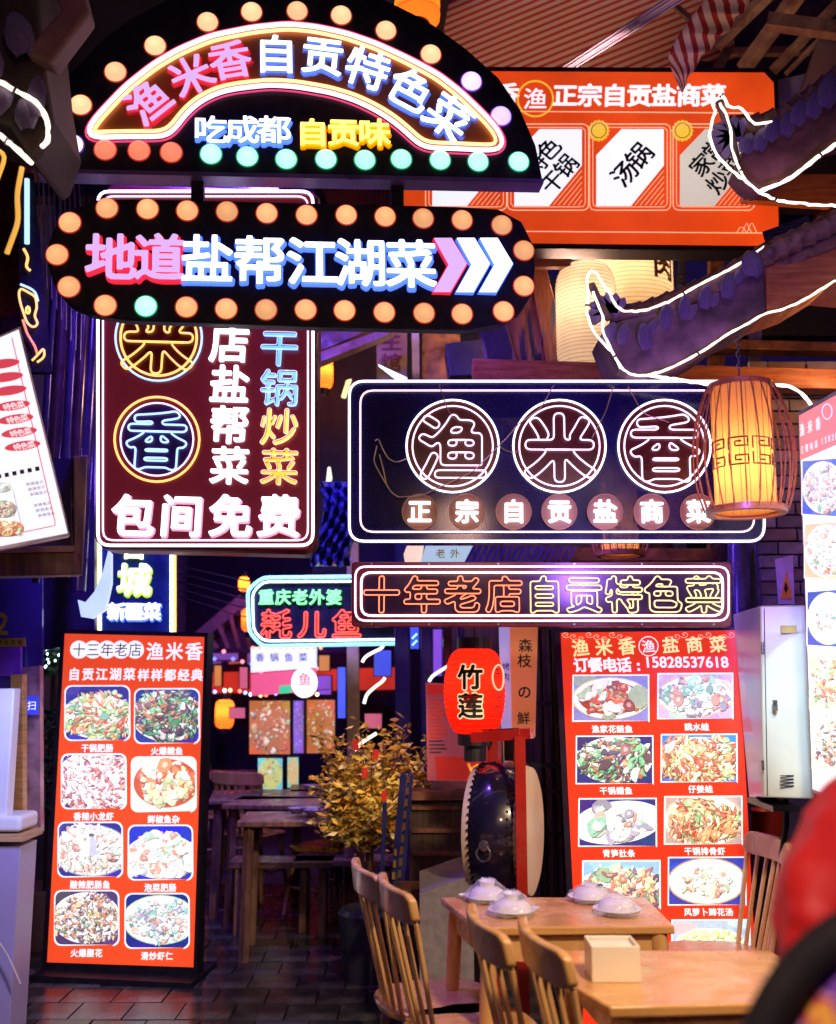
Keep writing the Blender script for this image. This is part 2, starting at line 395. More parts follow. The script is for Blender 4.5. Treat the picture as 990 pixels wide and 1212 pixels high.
# ---------------------------------------------------------------- a sign: an upright frame whose local X runs along it, Y up, Z towards the viewer
class Sign:
    def __init__(s, name, label, cat, pl, pr, dl, dr, lean=0.0, group=None):
        A = at(*pl, dl); B = at(*pr, dr); u = (B - A).normalized()
        n = u.cross(Vector((0, 0, 1))).normalized(); v = n.cross(u)
        if lean:
            Q = Matrix.Rotation(lean, 3, u); n = Q @ n; v = Q @ v
        s.A, s.u, s.v, s.n = A, u, v, n
        s.M = Matrix.Translation(A) @ Matrix((u, v, n)).transposed().to_4x4()
        s.root = bpy.data.objects.new(name, None); COL.objects.link(s.root); s.root.matrix_world = s.M; s.root.empty_display_size = 0.1
        tag(s.root, label, cat, group)
        s.root.matrix_basis = s.M
    def L(s, px, py, off=0.0):
        """local (x, y) where the photograph's pixel meets the plane lying off in front of the face"""
        r = ray(px, py); P0 = s.A + s.n * off
        t = (P0 - CAM0).dot(s.n) / r.dot(s.n); q = CAM0 + r * t - P0
        return Vector((q.dot(s.u), q.dot(s.v)))
    def sc(s, px, py): return (s.L(px, py + 1) - s.L(px, py)).length
    def poly(s, pts, off=0.0): return [s.L(*p, off) for p in pts]
    def prism(s, name, pts, z0, z1, m, smooth=False, bev=0, parent=None, label=None):
        o = part(name, MB().prism(s.poly(pts), z0, z1), m, parent or s.root, label=label)
        if bev: bevel(o, bev)
        return o
    def char(s, mb, ch, px, py, size, z, depth=0.0, off=0.0, rot=0.0, shear=0.0, sx=1.0, mi=0, mis=None, col=None):
        uv, ff, bnd, _ = glyph(ch, off); c = s.L(px, py); k = s.sc(px, py) * size * 1.06
        cr, sr = math.cos(rot), math.sin(rot); P = []
        for x, y in uv:
            x = x * sx + y * shear; x, y = x * k, y * k
            P.append((c.x + x * cr - y * sr, c.y + x * sr + y * cr))
        n = len(P)
        if depth <= 0:
            mb.add([(x, y, z) for x, y in P], ff, col, mi); return
        mb.add([(x, y, z + depth) for x, y in P] + [(x, y, z) for x, y in P], ff, col, mi)
        o = len(mb.v) - 2 * n
        for a, b in bnd:
            mb.f.append([o + a, o + a + n, o + b + n, o + b]); mb.c.append(col); mb.mi.append(mi if mis is None else mis)
    def neon_char(s, name, ch, px, py, size, m, z=0.02, off=0.02, r=1.3, rot=0, it=3, step=0.03, sx=1.0, parent=None):
        lps = glyph(ch, off)[3]; c = s.L(px, py); k = s.sc(px, py) * size * 1.06; mb = MB(); pz = s.sc(px, py)
        for lp in lps:
            q = resample(lp, step, it)
            mb.tube([(c.x + p.x * k * sx, c.y + p.y * k, z) for p in q], r * pz, 6, True)
        return part(name, mb, m, parent or s.root, True, ang=80)
    def neon_path(s, name, pts, m, z=0.02, r=1.5, closed=True, step=6, it=2, parent=None):
        q = resample([s.L(*p) for p in pts], step * s.sc(*pts[0]), it, closed)
        mb = MB().tube([(p.x, p.y, z) for p in q], r * s.sc(*pts[0]), 7, closed)
        return part(name, mb, m, parent or s.root, True, ang=80)
def rrect(x0, y0, x1, y1, r, n=6):
    P = []
    for cx, cy, a in ((x1 - r, y0 + r, -90), (x1 - r, y1 - r, 0), (x0 + r, y1 - r, 90), (x0 + r, y0 + r, 180)):
        for k in range(n + 1):
            t = R(a + 90 * k / n); P.append((cx + r * math.cos(t), cy + r * math.sin(t)))
    return P
def circ(cx, cy, r, n=40, ry=None): return [(cx + r * math.cos(2 * math.pi * k / n), cy + (ry or r) * math.sin(2 * math.pi * k / n)) for k in range(n)]
def inset(pts, d):
    n = len(pts); P = [Vector(p) for p in pts]
    a = sum(P[i].x * P[(i + 1) % n].y - P[(i + 1) % n].x * P[i].y for i in range(n)); sg = 1 if a > 0 else -1; out = []
    for i in range(n):
        t = (P[(i + 1) % n] - P[i - 1])
        if t.length < 1e-9: out.append(P[i]); continue
        t.normalize(); out.append(P[i] + Vector((-t.y, t.x)) * d * sg)
    return [tuple(p) for p in out]
# ---------------------------------------------------------------- shared materials
black = mat('black_powder_coat', (0.010, 0.009, 0.018), 0.5, 0.0, 0.4, 20, 0.05, spec=.2)
blackp = mat('black_acrylic', (0.010, 0.009, 0.020), 0.16, 0.0, 0.3, 6, 0.02)
maroon = glow('maroon_backlit_acrylic', (.085, .006, .013), 1.0, .25, (.085, .008, .012), var=.3)
maroon_frame = mat('maroon_frame', (0.11, 0.018, 0.03), 0.35, 0.2, 0.3, 8, 0.05, dirt=0.3)
dark_steel = mat('dark_steel', (0.035, 0.035, 0.05), 0.32, 0.8, 0.35, 12, 0.08)
steel = mat('brushed_steel', (0.28, 0.28, 0.31), 0.28, 0.9, 0.2, 14, 0.05, stretch=(1, 1, 6))
red_lacq = mat('red_lacquer', (0.42, 0.018, 0.012), 0.28, 0, 0.2, 7, 0.05, coat=0.5)
cable_m = mat('black_cable', (0.015, 0.015, 0.018), 0.5)
white_n = glow('neon_white', (0.92, 0.88, 1.0), 1.9)
pinkw_n = glow('neon_pinkish_white', (1.0, 0.66, 0.85), 1.7)
warmw_n = glow('neon_warm_white', (1.0, 0.78, 0.70), 2.6)
blue_n = glow('neon_ice_blue', (0.36, 0.58, 1.0), 1.8)
yel_n = glow('neon_amber', (1.0, 0.50, 0.12), 1.7)
red_n = glow('neon_red_orange', (1.0, 0.22, 0.11), 1.7)
cream_n = glow('neon_pale_yellow', (1.0, 0.74, 0.30), 1.4)
cyan_n = glow('neon_cyan', (0.28, 0.78, 1.0), 1.6)
green_n = glow('neon_green', (0.22, 1.0, 0.25), 1.4)
red2_n = glow('neon_deep_red', (1.0, 0.09, 0.05), 1.6)
rope_n = glow('led_rope_warm_white', (1.0, 0.82, 0.64), 2.0)

# ---------------------------------------------------------------- printed dishes
PAL = {
 'green': [(.35, .55, .22), (.62, .72, .35), (.85, .85, .62), (.62, .12, .07), (.75, .3, .15), (.2, .4, .25)],
 'eel': [(.10, .05, .07), (.22, .10, .10), (.07, .30, .14), (.15, .45, .22), (.45, .18, .08), (.85, .80, .75), (.05, .05, .12)],
 'crayfish': [(.62, .25, .20), (.75, .45, .38), (.50, .14, .12), (.85, .65, .60), (.35, .10, .12), (.90, .80, .78)],
 'fish': [(.75, .70, .35), (.60, .70, .35), (.90, .85, .70), (.70, .18, .06), (.55, .10, .04), (.85, .6, .3)],
 'hotpot': [(.85, .82, .72), (.45, .60, .45), (.80, .50, .35), (.92, .90, .88), (.55, .25, .20), (.7, .7, .6)],
 'mix': [(.35, .15, .12), (.75, .62, .45), (.9, .85, .75), (.55, .2, .12), (.15, .3, .18), (.12, .08, .15), (.8, .5, .25)],
 'soup': [(.88, .88, .80), (.80, .75, .55), (.45, .65, .45), (.75, .30, .20), (.95, .95, .92)],
 'redsoup': [(.45, .05, .03), (.65, .12, .06), (.88, .80, .74), (.25, .05, .05), (.35, .45, .30), (.93, .90, .88)],
 'orange': [(.70, .30, .12), (.80, .50, .25), (.55, .12, .05), (.30, .50, .22), (.85, .70, .45), (.35, .10, .05)],
 'pale': [(.92, .90, .86), (.70, .80, .72), (.25, .50, .40), (.65, .35, .28), (.30, .30, .40), (.8, .8, .85)],
 'yellow': [(.85, .82, .35), (.78, .75, .30), (.90, .88, .60), (.65, .75, .70), (.55, .65, .30)],
}
def dish(sg, cx, cy, w, h, pal, seed, z, bgc=(.05, .05, .28), plate=(.93, .95, 1.0), rx=.50, ry=.50, food=.80, off=(0, 0), tilt=0, n=420, rnd=0, frame=True, parent=None, broth=None, rim=None, elong=3.0, m=None, special=None, name='dish_photo', sz=1.0, flow=None):
    rg = random.Random(seed); c = sg.L(cx, cy); ux = sg.L(cx + 1, cy) - c; uy = sg.L(cx, cy - 1) - c
    def P(s, t, zz): q = c + ux * (s * w) + uy * (t * h); return (q.x, q.y, zz)
    def clip(s, t):
        s = max(-.5, min(.5, s)); t = max(-.5, min(.5, t))
        if rnd:
            ax, ay = rnd / w, rnd / h; dx = abs(s) - (.5 - ax); dy = abs(t) - (.5 - ay)
            if dx > 0 and dy > 0:
                q = math.hypot(dx / ax, dy / ay)
                if q > 1: s = math.copysign(.5 - ax + dx / q, s); t = math.copysign(.5 - ay + dy / q, t)
        return s, t
    mb = MB()
    def shape(pts, col, zz): mb.add([P(*clip(s, t), zz) for s, t in pts], [list(range(len(pts)))], col)
    def rect(x, y): return [(s / w, t / h) for s, t in (rrect(-x * w / 2, -y * h / 2, x * w / 2, y * h / 2, max(rnd, .5), 5))]
    if frame:
        fx = 1 + 3.2 / w; fy = 1 + 3.2 / h
        mb.add([P(s * fx, t * fy, z) for s, t in rect(1, 1)], [list(range(24 + 4))], (1, .96, .92))
    shape(rect(1, 1), bgc, z + .0004)
    for k in range(7):  # soft variation of the table cloth under the plate
        a, b = rg.uniform(-.5, .5), rg.uniform(-.5, .5)
        shape([(a + .2 * math.cos(q), b + .15 * math.sin(q)) for q in [i * .7 for i in range(9)]], tuple(min(1, v * rg.uniform(.6, 1.7)) for v in bgc), z + .0005 + k * 2e-5)
    ox, oy = off; ct, st = math.cos(tilt), math.sin(tilt)
    def ell(a, b): return [(ox + a * math.cos(q) * ct - b * math.sin(q) * st * h / w, oy + a * math.cos(q) * st * w / h * .6 + b * math.sin(q) * ct) for q in [2 * math.pi * i / 36 for i in range(36)]]
    zz = z + .0008
    if rim: shape(ell(rx * 1.05, ry * 1.06), rim, zz); zz += 5e-5
    shape(ell(rx, ry), plate, zz); zz += 5e-5
    shape(ell(rx * .93, ry * .92), tuple(v * .88 for v in plate), zz); zz += 5e-5
    shape(ell(rx * .90, ry * .89), plate, zz); zz += 5e-5
    if broth: shape(ell(rx * .86, ry * .84), broth, zz); zz += 5e-5
    cols = PAL[pal]; fr = food
    for k in range(n):
        a = rg.uniform(0, 2 * math.pi); r0 = math.sqrt(rg.random()) * fr * 1.06 * (1 + .10 * math.sin(3 * a + seed) + .06 * math.sin(7 * a))
        s = ox + r0 * rx * math.cos(a); t = oy + r0 * ry * math.sin(a)
        pc = rg.choice(cols); f = rg.uniform(.7, 1.45) * (0.72 if k < n * .3 else 1.12); g0 = .06 + .10 * max(0, .5 + t - .5 * s); pc = tuple(min(1, v * f * (1 + .35 * (t - oy)) + g0 * .5) for v in pc)
        th = rg.uniform(0, math.pi) if flow is None or rg.random() < .25 else flow + .9 * math.sin(4 * s + seed) + .7 * math.cos(5 * t - seed) + rg.gauss(0, .25); ln = sz * rg.choice([rg.uniform(.018, .045), rg.uniform(.03, .06), rg.uniform(.04, .095)]); wd = ln / rg.uniform(1.2, elong); ty = rg.random()
        nn = 5; pts = []
        bend = rg.uniform(-.6, .6)
        for i in range(nn * 2):
            q = 2 * math.pi * i / (nn * 2); u_ = ln * math.cos(q) * rg.uniform(.85, 1.1); v_ = wd * math.sin(q) * rg.uniform(.8, 1.2) + bend * u_ * u_ / ln
            pts.append((s + (u_ * math.cos(th) - v_ * math.sin(th)), t + (u_ * math.sin(th) + v_ * math.cos(th)) * w / h))
        dk = tuple(v * .30 for v in pc)
        shape([(p + .006, q_ - .010 * w / h) for p, q_ in pts], dk, zz); zz += 6e-6
        shape(pts, pc, zz); zz += 6e-6
        if ty > .35:  # the wet glint printed on a piece
            g = tuple(min(1, v * 1.3 + .25) for v in pc)
            shape([(s + (p - s) * .38 + .004, t + (q_ - t) * .38 + .006) for p, q_ in pts], g, zz); zz += 6e-6
    if special == 'chimney':
        shape([(-.10, -.10), (.14, -.10), (.08, .28), (-.01, .28)], (.55, .57, .68), zz + 1e-4)
        shape([(-.10, -.10), (.0, -.10), (.02, .28), (-.01, .28)], (.80, .82, .92), zz + 1.5e-4)
        shape([(.035 + .05 * math.cos(i * .6), .28 + .035 * math.sin(i * .6)) for i in range(10)], (.15, .15, .2), zz + 2e-4)
    if special == 'sprig':
        for k in range(26):
            a, b = ox + rg.gauss(0, .09), oy + .08 + rg.gauss(0, .08); th = rg.uniform(0, 3.1)
            shape([(a, b), (a + .05 * math.cos(th), b + .08 * math.sin(th)), (a + .02 * math.cos(th + 1), b + .03 * math.sin(th + 1))], rg.choice([(.3, .65, .4), (.5, .75, .5), (.2, .5, .3)]), zz); zz += 1e-5
    return part(name, mb, m or print_mat('backlit_print', 1.0), parent or sg.root)
def text(sg, s_, px, py, size, step, z, m, name='lettering', dx=0, dy=None, off=.01, rot=0, sx=1.0, col=None, depth=0, parent=None, shear=0):
    """a printed line of characters: large ones are parts of their own, small print is one part"""
    mb = MB(); n = len(s_); out = None
    for i, ch in enumerate(s_):
        if ch == ' ': continue
        t = i - (n - 1) / 2
        if size >= 15: mb = MB()
        sg.char(mb, ch, px + t * step * math.cos(rot), py - t * step * math.sin(rot) + (dy or 0) * t, size, z, depth, off, rot, shear, sx, 0, 1 if isinstance(m, list) else None, col)
        if size >= 15: out = part('character' if name == 'lettering' else name, mb, m, parent or sg.root)
    if size < 15:
        out = part(name, mb, m, parent or sg.root)
        if n > 1: out['kind'] = 'stuff'
    return out

# ================================================================= THE SIGNS
# ---- bulbs shared by the two marquee signs
BR = 11.6
def dome_mesh(k):
    mb = MB(); mb.lathe([(math.cos(a) * k, math.sin(a) * k * .75) for a in [R(x) for x in (0, 18, 36, 54, 72)]] + [(0.0005, k * .75)], 20); me = mb.mesh('bulb', peach)
    smooth_mesh(me, 180); return me
peach = glow('bulb_peach', (1.0, .47, .20), 1.0, 0.6, (.1, .05, .02))
BC = {'p': peach, 'c': glow('bulb_cream', (1.0, .62, .32), 1.1, .6, (.1, .05, .02)), 'l': glow('bulb_lavender', (.80, .62, 1.0), 1.15, .3),
      't': glow('bulb_teal', (.42, .95, .78), 1.25, .3), 's': glow('bulb_salmon', (1.0, .27, .15), 1.0, .3), 'w': glow('bulb_white', (.88, .86, 1.0), 1.6, .3)}
HALO = {'p': glow('halo_red', (.8, .05, .02), .3, .4), 'l': glow('halo_violet', (.25, .05, .8), .55, .4), 't': glow('halo_green', (.0, .45, .16), .5, .4)}  # glowing rings that paint each bulb's coloured halo
HALO['c'] = HALO['s'] = HALO['p']; HALO['w'] = HALO['l']
def hot_core(m, k):
    t_ = m.node_tree; N = t_.nodes; L = t_.links; p = N['Principled BSDF']; s0 = p.inputs['Emission Strength'].default_value
    tc = N.new('ShaderNodeTexCoord'); ln = N.new('ShaderNodeVectorMath'); ln.operation = 'LENGTH'; sp = N.new('ShaderNodeVectorMath'); sp.operation = 'MULTIPLY'; sp.inputs[1].default_value = (1, 1, 0)
    L.new(tc.outputs['Object'], sp.inputs[0]); L.new(sp.outputs[0], ln.inputs[0]); mr = N.new('ShaderNodeMapRange'); mr.inputs[1].default_value = 0; mr.inputs[2].default_value = k; mr.inputs[3].default_value = s0 * 1.25; mr.inputs[4].default_value = s0 * .98; mr.interpolation_type = 'SMOOTHSTEP'
    oi = N.new('ShaderNodeObjectInfo'); vr = N.new('ShaderNodeMapRange'); vr.inputs[3].default_value = .82; vr.inputs[4].default_value = 1.12; L.new(oi.outputs['Random'], vr.inputs[0])
    mu = N.new('ShaderNodeMath'); mu.operation = 'MULTIPLY'; L.new(ln.outputs['Value'], mr.inputs[0]); L.new(mr.outputs[0], mu.inputs[0]); L.new(vr.outputs[0], mu.inputs[1]); L.new(mu.outputs[0], p.inputs['Emission Strength'])
for m_ in BC.values(): hot_core(m_, .034)
_bm = {}
def bulbs(sg, lst):
    k = BR * sg.sc(*lst[0][:2])
    for x, y, c in lst:
        if (c, round(k, 4)) not in _bm:
            d = dome_mesh(k).copy(); d.materials.clear(); d.materials.append(BC[c])
            so = MB().lathe([(k * 1.0, .003), (k * 1.04, .004), (k * 1.12, .0005)], 20).mesh('bulb_halo', HALO[c]); _bm[(c, round(k, 4))] = (d, so)
        d, so = _bm[(c, round(k, 4))]; p = sg.L(x, y)
        o = link('bulb', d, sg.root); o.location = (p.x, p.y, .004)
        q = link('bulb_halo', so, o); q.location = (0, 0, 0)

# ---- arched marquee sign
s = Sign('arched_marquee_sign', 'black arched marquee sign with a rainbow-shaped neon band and bulbs around its edge', 'shop sign', (45, 205), (643, 217), 3.55, 3.75)
D1 = [(45, 203), (50, 165), (62, 130), (84, 88), (118, 50), (155, 22), (205, -4), (262, -20), (330, -27), (400, -20), (452, -2), (505, 24), (552, 58), (590, 92), (616, 130), (634, 172), (643, 217)]
s.prism('board', D1, -.07, 0, black)
s.prism('front_edge_lip', [(45, 206), (45, 201), (643, 213), (643, 218)], -.07, .012, mat('purple_edge_trim', (.16, .10, .30), .3, .3))
outer = [(104, 160), (110, 148), (125, 131), (150, 105), (183, 79), (212, 62), (250, 46), (300, 36), (340, 32), (373, 35), (410, 43), (445, 55), (482, 72), (518, 91), (545, 112), (568, 134), (586, 153), (596, 171), (592, 180), (580, 181), (536, 179), (505, 178), (495, 174), (482, 161), (464, 146), (445, 134), (420, 122), (391, 113), (350, 106), (320, 104), (283, 108), (262, 112), (240, 122), (224, 135), (212, 150), (204, 161), (194, 165), (150, 165), (112, 166), (105, 164)]
s.prism('neon_band_panel', outer, .002, .010, mat('orange_brown_panel', (.42, .12, .035), .35, 0, .2, 5))
s.neon_path('neon_tube', outer, pinkw_n, .022, 2.6, it=3)
s.neon_path('neon_tube', inset(outer, 6.5), glow('neon_yellow_band', (1.0, .66, .28), 1.6), .022, 2.0, it=3)
s.neon_path('neon_tube', inset(outer, -4.5), glow('neon_crimson', (1.0, .06, .22), .75), .014, 1.0, it=3)
def channel_letter(sg, ch, x, y, size, face, side, rot=0, off=.03, sx=1.0, halo=None, depth=.014, name='channel_letter', hoff=.03):
    mb = MB(); sg.char(mb, ch, x, y, size, .012, depth, off, rot, 0, sx, 0, 1)
    o = part(name, mb, [face, side], sg.root)
    if halo:
        h = MB(); sg.char(h, ch, x + .8, y + 1.6, size, .004, .006, off + hoff, rot, 0, sx)
        part('halo_copy', h, halo, o)  # enlarged glowing copy painting the letter's halo on the board
    return o
pf = glow('letter_face_lilac', (.80, .48, .98), 1.0, .6, (.1, .1, .1)); ps = glow('letter_side_red', (1.0, .03, .08), .7)
wf = glow('letter_face_white', (.90, .93, 1.0), 2.1); bs = glow('letter_side_blue', (.06, .16, 1.0), 1.6); bh = glow('letter_halo_blue', (.10, .22, 1.0), 1.2)
rh = glow('letter_halo_red', (1.0, .03, .08), .7)
for ch, x, y, r_, z_ in (('渔', 176, 124, 42, 50), ('米', 227, 93, 28, 48), ('香', 273, 75, 12, 48)):
    channel_letter(s, ch, x, y, z_ * .92, pf, ps, R(r_), .022, halo=rh)
for ch, x, y, r_, z_ in (('自', 327, 68, 0, 48), ('贡', 382, 70, -6, 48), ('特', 435, 85, -18, 50), ('色', 485, 110, -29, 50), ('菜', 531, 142, -38, 52)):
    channel_letter(s, ch, x, y, z_ * .92, wf, bs, R(r_), .022, halo=bh)
yf = glow('letter_face_yellow', (1.0, .80, .15), 2.2); ys = glow('letter_side_amber', (1.0, .35, .0), 1.5)
for i, ch in enumerate('吃成都'): channel_letter(s, ch, 250 + i * 37.5, 157, 32, wf, bs, 0, .018, 1.12, halo=bh)
for i, ch in enumerate('自贡味'): channel_letter(s, ch, 370 + i * 36.5, 160, 31, yf, ys, 0, .024, 1.1, halo=glow('letter_halo_amber', (.9, .35, .0), .6))
bulbs(s, [(86, 172, 'w'), (96, 125, 'c'), (137, 86, 'c'), (184, 55, 'c'), (246, 27, 'c'), (298, 15, 'c'), (352, 14, 'c'), (404, 19, 'c'), (457, 37, 'c'), (510, 65, 'c'), (558, 97, 'l'), (593, 138, 'l'), (614, 192, 't'),
          (125, 178, 's'), (165, 179, 's'), (203, 181, 's'), (250, 183, 't'), (293, 186, 't'), (339, 189, 't'), (386, 189, 't'), (432, 190, 't'), (475, 189, 't'), (521, 190, 't'), (566, 192, 't')])
for x in (232, 471): s.prism('hanger_bar', [(x - 7, 200), (x + 8, 200), (x + 8, 246), (x - 7, 246)], -.09, -.03, black)

# ---- arrow marquee sign
s = Sign('arrow_marquee_sign', 'black pill-shaped marquee sign with three chevrons hanging under the arched sign', 'shop sign', (57, 378), (632, 386), 3.55, 3.75)
D2 = [(56, 312), (58, 285), (68, 262), (88, 246), (115, 236), (160, 235), (540, 244), (590, 247), (618, 262), (632, 290), (634, 318), (630, 348), (616, 370), (590, 386), (555, 391), (380, 387), (150, 379), (108, 372), (84, 362), (66, 342)]
s.prism('board', D2, -.05, 0, black, bev=.006)
for ch, x in (('地', 133), ('道', 190)): channel_letter(s, ch, x, 307, 54, pf, ps, 0, .024, halo=rh)
for ch, x in (('盐', 246), ('帮', 308), ('江', 370), ('湖', 427), ('菜', 486)): channel_letter(s, ch, x, 309 + (x - 246) * .024, 56, wf, bs, 0, .022, halo=bh)
for x, a, b in ((513, pf, ps), (540, wf, bs), (567, wf, bs)):
    ch_ = [(x, 286), (x + 20, 286), (x + 38, 316), (x + 19, 349), (x - 1, 349), (x + 17, 317)]
    o = s.prism('chevron', ch_, .03, .036, a); s.prism('chevron_side', inset(ch_, -1.2), .004, .0295, b, parent=o)
bulbs(s, [(x, y, 'p') for x, y in ((127, 247), (175, 248), (222, 250), (269, 251), (316, 253), (363, 255), (410, 255), (456, 257), (501, 259), (547, 261), (594, 267), (620, 297), (620, 339), (596, 369), (125, 362), (221, 364), (268, 366), (315, 367), (362, 367), (408, 368), (455, 370), (502, 371), (547, 372), (83, 264), (68, 302), (82, 340))] + [(173, 363, 't')])

# ---- maroon vertical light box
s = Sign('maroon_vertical_light_box', 'tall maroon light box with white double neon border behind the arrow sign', 'shop sign', (111, 650), (372, 657), 4.2, 4.2)
b = [(124, 222), (132, 216), (370, 224), (378, 233), (374, 642), (364, 656), (122, 650), (110, 637)]
s.prism('case', b, -.16, 0, maroon_frame, bev=.02)
s.prism('face_panel', inset(b, 5), .001, .006, maroon, bev=.004)
s.neon_path('neon_tube', rrect(117, 228, 371, 646, 10), white_n, .014, 1.7, step=5, it=1)
s.neon_path('neon_tube', rrect(123, 234, 365, 640, 8), pinkw_n, .014, 1.0, step=5, it=1)
def ring(sg, cx, cy, r, m, w=1.4, z=.018): return sg.neon_path('neon_ring', circ(cx, cy, r), m, z, w, step=4, it=0)
ring(s, 189, 401, 51, blue_n, 1.2); ring(s, 189, 401, 45, yel_n, 1.4)
s.prism('disc', circ(189, 401, 45), .006, .010, mat('dark_red_disc', (.10, .012, .008), .3))
s.neon_char('neon_character', '米', 189, 404, 76, yel_n, .022, .032, 1.25, it=2, sx=1.02)
ring(s, 187, 521, 50, yel_n, 1.4); ring(s, 187, 521, 43, pinkw_n, 1.0)
s.prism('disc', circ(187, 521, 43), .006, .010, mat('violet_disc', (.05, .012, .10), .3))
s.neon_char('neon_character', '香', 187, 522, 68, blue_n, .022, .024, 1.25, it=2)
for ch, y in (('老', 360), ('店', 408), ('盐', 456), ('帮', 504), ('菜', 552)): channel_letter(s, ch, 273, y, 44, glow('letter_face_cool_white', (.92, .90, 1.0), 2.6), glow('letter_side_white', (.9, .8, 1.0), 1.8), 0, .018, depth=.015)
for ch, y, f_ in (('色', 368, red_n), ('干', 414, glow('letter_face_blue', (.10, .34, 1.0), 2.0)), ('锅', 461, glow('letter_face_blue2', (.16, .40, 1.0), 1.8)), ('炒', 507, glow('letter_face_amber', (1.0, .42, .06), 2.0)), ('菜', 554, glow('letter_face_orange', (1.0, .36, .04), 1.9))):
    channel_letter(s, ch, 332, y, 43, f_, f_, 0, .0, depth=.012)
    o = s.neon_char('neon_outline', ch, 332, y, 43, glow('outline_' + f_.name, tuple(min(1, c * .4 + .55) for c in f_.node_tree.nodes['Principled BSDF'].inputs['Emission Color'].default_value[:3]), 1.3), .032, .016, .45, it=1)
for ch, x in (('包', 159), ('间', 216), ('免', 274), ('费', 331)): channel_letter(s, ch, x, 611, 49, glow('letter_face_cool_white', (1, 1, 1), 2), MATS['letter_side_white'], 0, .02, depth=.014, halo=glow('letter_halo_pink', (.9, .35, .5), .35), hoff=.02)

# ---- orange hanging menu light box
s = Sign('orange_menu_light_box', 'large orange light box with four white cards under the striped awning', 'shop sign', (478, 284), (922, 291), 5.25, 5.05)
org = glow('orange_backlit_film', (1.0, .085, .009), .60, .75, var=.5)
b = [(470, 84), (905, 86), (916, 98), (923, 291), (478, 286)]
s.prism('case', [(464, 78), (909, 80), (921, 92), (928, 297), (472, 292)], -.14, -.002, black)
s.prism('face_panel', b, -.001, .003, org)
pw = glow('print_white', (.92, .95, 1.0), .95, .3, sampling='NONE'); pc = glow('print_cream', (1.0, .60, .35), .8, .3, sampling='NONE'); py_ = glow('print_gold', (1.0, .58, .05), .8, .3, sampling='NONE')
pk = mat('print_black', (.01, .01, .015), .4, bump=0)
text(s, '渔米香', 570, 112, 27, 30, .0045, pw, off=.03)
text(s, '正宗自贡盐商菜', 757, 113, 26, 29.3, .0045, pw, off=.035, sx=1.0)
s.neon_path('logo_ring', circ(634, 117, 21), py_, .004, .9, it=0, step=3)
text(s, '渔', 634, 117, 25, 0, .0045, pw, off=.01, name='logo_mark')
def line(sg, pts, m, z, wd=.5, name='printed_line', closed=False):
    return sg.neon_path(name, pts, m, z, wd, closed, step=5, it=0)
line(s, [(480, 131), (892, 134)], pc, .004); line(s, [(480, 273), (905, 276)], pc, .004)
for k in range(3): line(s, [(872 + k * 6, 276 - k * 0), (878 + k * 6, 266 - k * 2), (884 + k * 6, 276)], pc, .0042, .4)
cards = [(512, ('肥肠', '')), (609, ('特色', '干锅')), (706, ('汤锅', '')), (805, ('家常', '炒菜'))]
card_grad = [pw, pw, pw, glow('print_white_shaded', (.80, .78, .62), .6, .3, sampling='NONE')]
for i, (x, (t1, t2)) in enumerate(cards):
    line(s, rrect(x - 8, 147, x + 88, 249, 6), pc, .004, .55, closed=True); line(s, rrect(x - 4, 151, x + 84, 245, 4), pc, .004, .4, closed=True)
    card = s.prism('card', [(x, 184), (x + 30, 153), (x + 80, 153), (x + 80, 196), (x + 41, 244), (x, 244)], .0035, .0042, card_grad[i])
    for k in range(6):
        line(s, [(x + 46 + k * 6, 243), (x + 80, 202 + k * 7)], pc, .004, .35)
    if i >= 2:
        bd = s.prism('gold_badge', [(x + 3 + (11.5 if k % 2 else 13) * math.cos(k * math.pi / 16), 155 + (11.5 if k % 2 else 13) * math.sin(k * math.pi / 16)) for k in range(32)], .0044, .0056, py_)
        line(s, circ(x + 3, 155, 9), mat('print_bronze', (.45, .22, .02), .4), .0062, .5, closed=True)
        text(s, '招牌', x + 3, 155, 8, 7, .0062, MATS['print_bronze'], off=.0, parent=bd) if False else None
    if t2:
        text(s, t1, x + 33, 186, 24, 24, .0052, pk, rot=R(50), off=.02); text(s, t2, x + 53, 206, 24, 25, .0052, pk, rot=R(50), off=.02)
    else: text(s, t1, x + 42, 195, 27, 27, .0052, pk, rot=R(50), off=.02)

# ---- large see-through neon sign
s = Sign('wide_see_through_neon_sign', 'wide dark see-through sign with three circled neon characters over seven small discs', 'shop sign', (412, 640), (905, 643), 4.0, 3.95)
glassm = mat('smoked_clear_acrylic', (.015, .012, .10), .12, 0, .2, 4, .0, alpha=.50)
o = s.prism('clear_panel', rrect(414, 452, 904, 641, 13), -.006, 0, glassm)
s.neon_path('neon_tube', rrect(414, 452, 904, 641, 14), white_n, .012, 1.5, step=5, it=1)
s.neon_path('neon_tube', rrect(427, 463, 892, 630, 12), pinkw_n, .012, 1.05, step=5, it=1)
s.prism('border_backing', rrect(412, 450, 906, 643, 14), -.012, -.007, mat('smoked_clear_edge', (.02, .012, .10), .2, 0, .2, 4, 0, alpha=.55))
dr = mat('dark_red_translucent_disc', (.075, .010, .008), .25, 0, .2, 4, .02, alpha=.93)
for ch, x in (('渔', 536), ('米', 662), ('香', 786)):
    s.prism('disc', circ(x, 529, 54), .001, .006, dr)
    ring(s, x, 529, 54.5, white_n, 1.25, .016); ring(s, x, 529, 47.5, pinkw_n, 1.0, .016)
    s.neon_char('neon_character', ch, x, 531, 78, pinkw_n, .022, {'渔': .018, '米': .034, '香': .024}[ch], 1.05, it=2, sx=1.0)
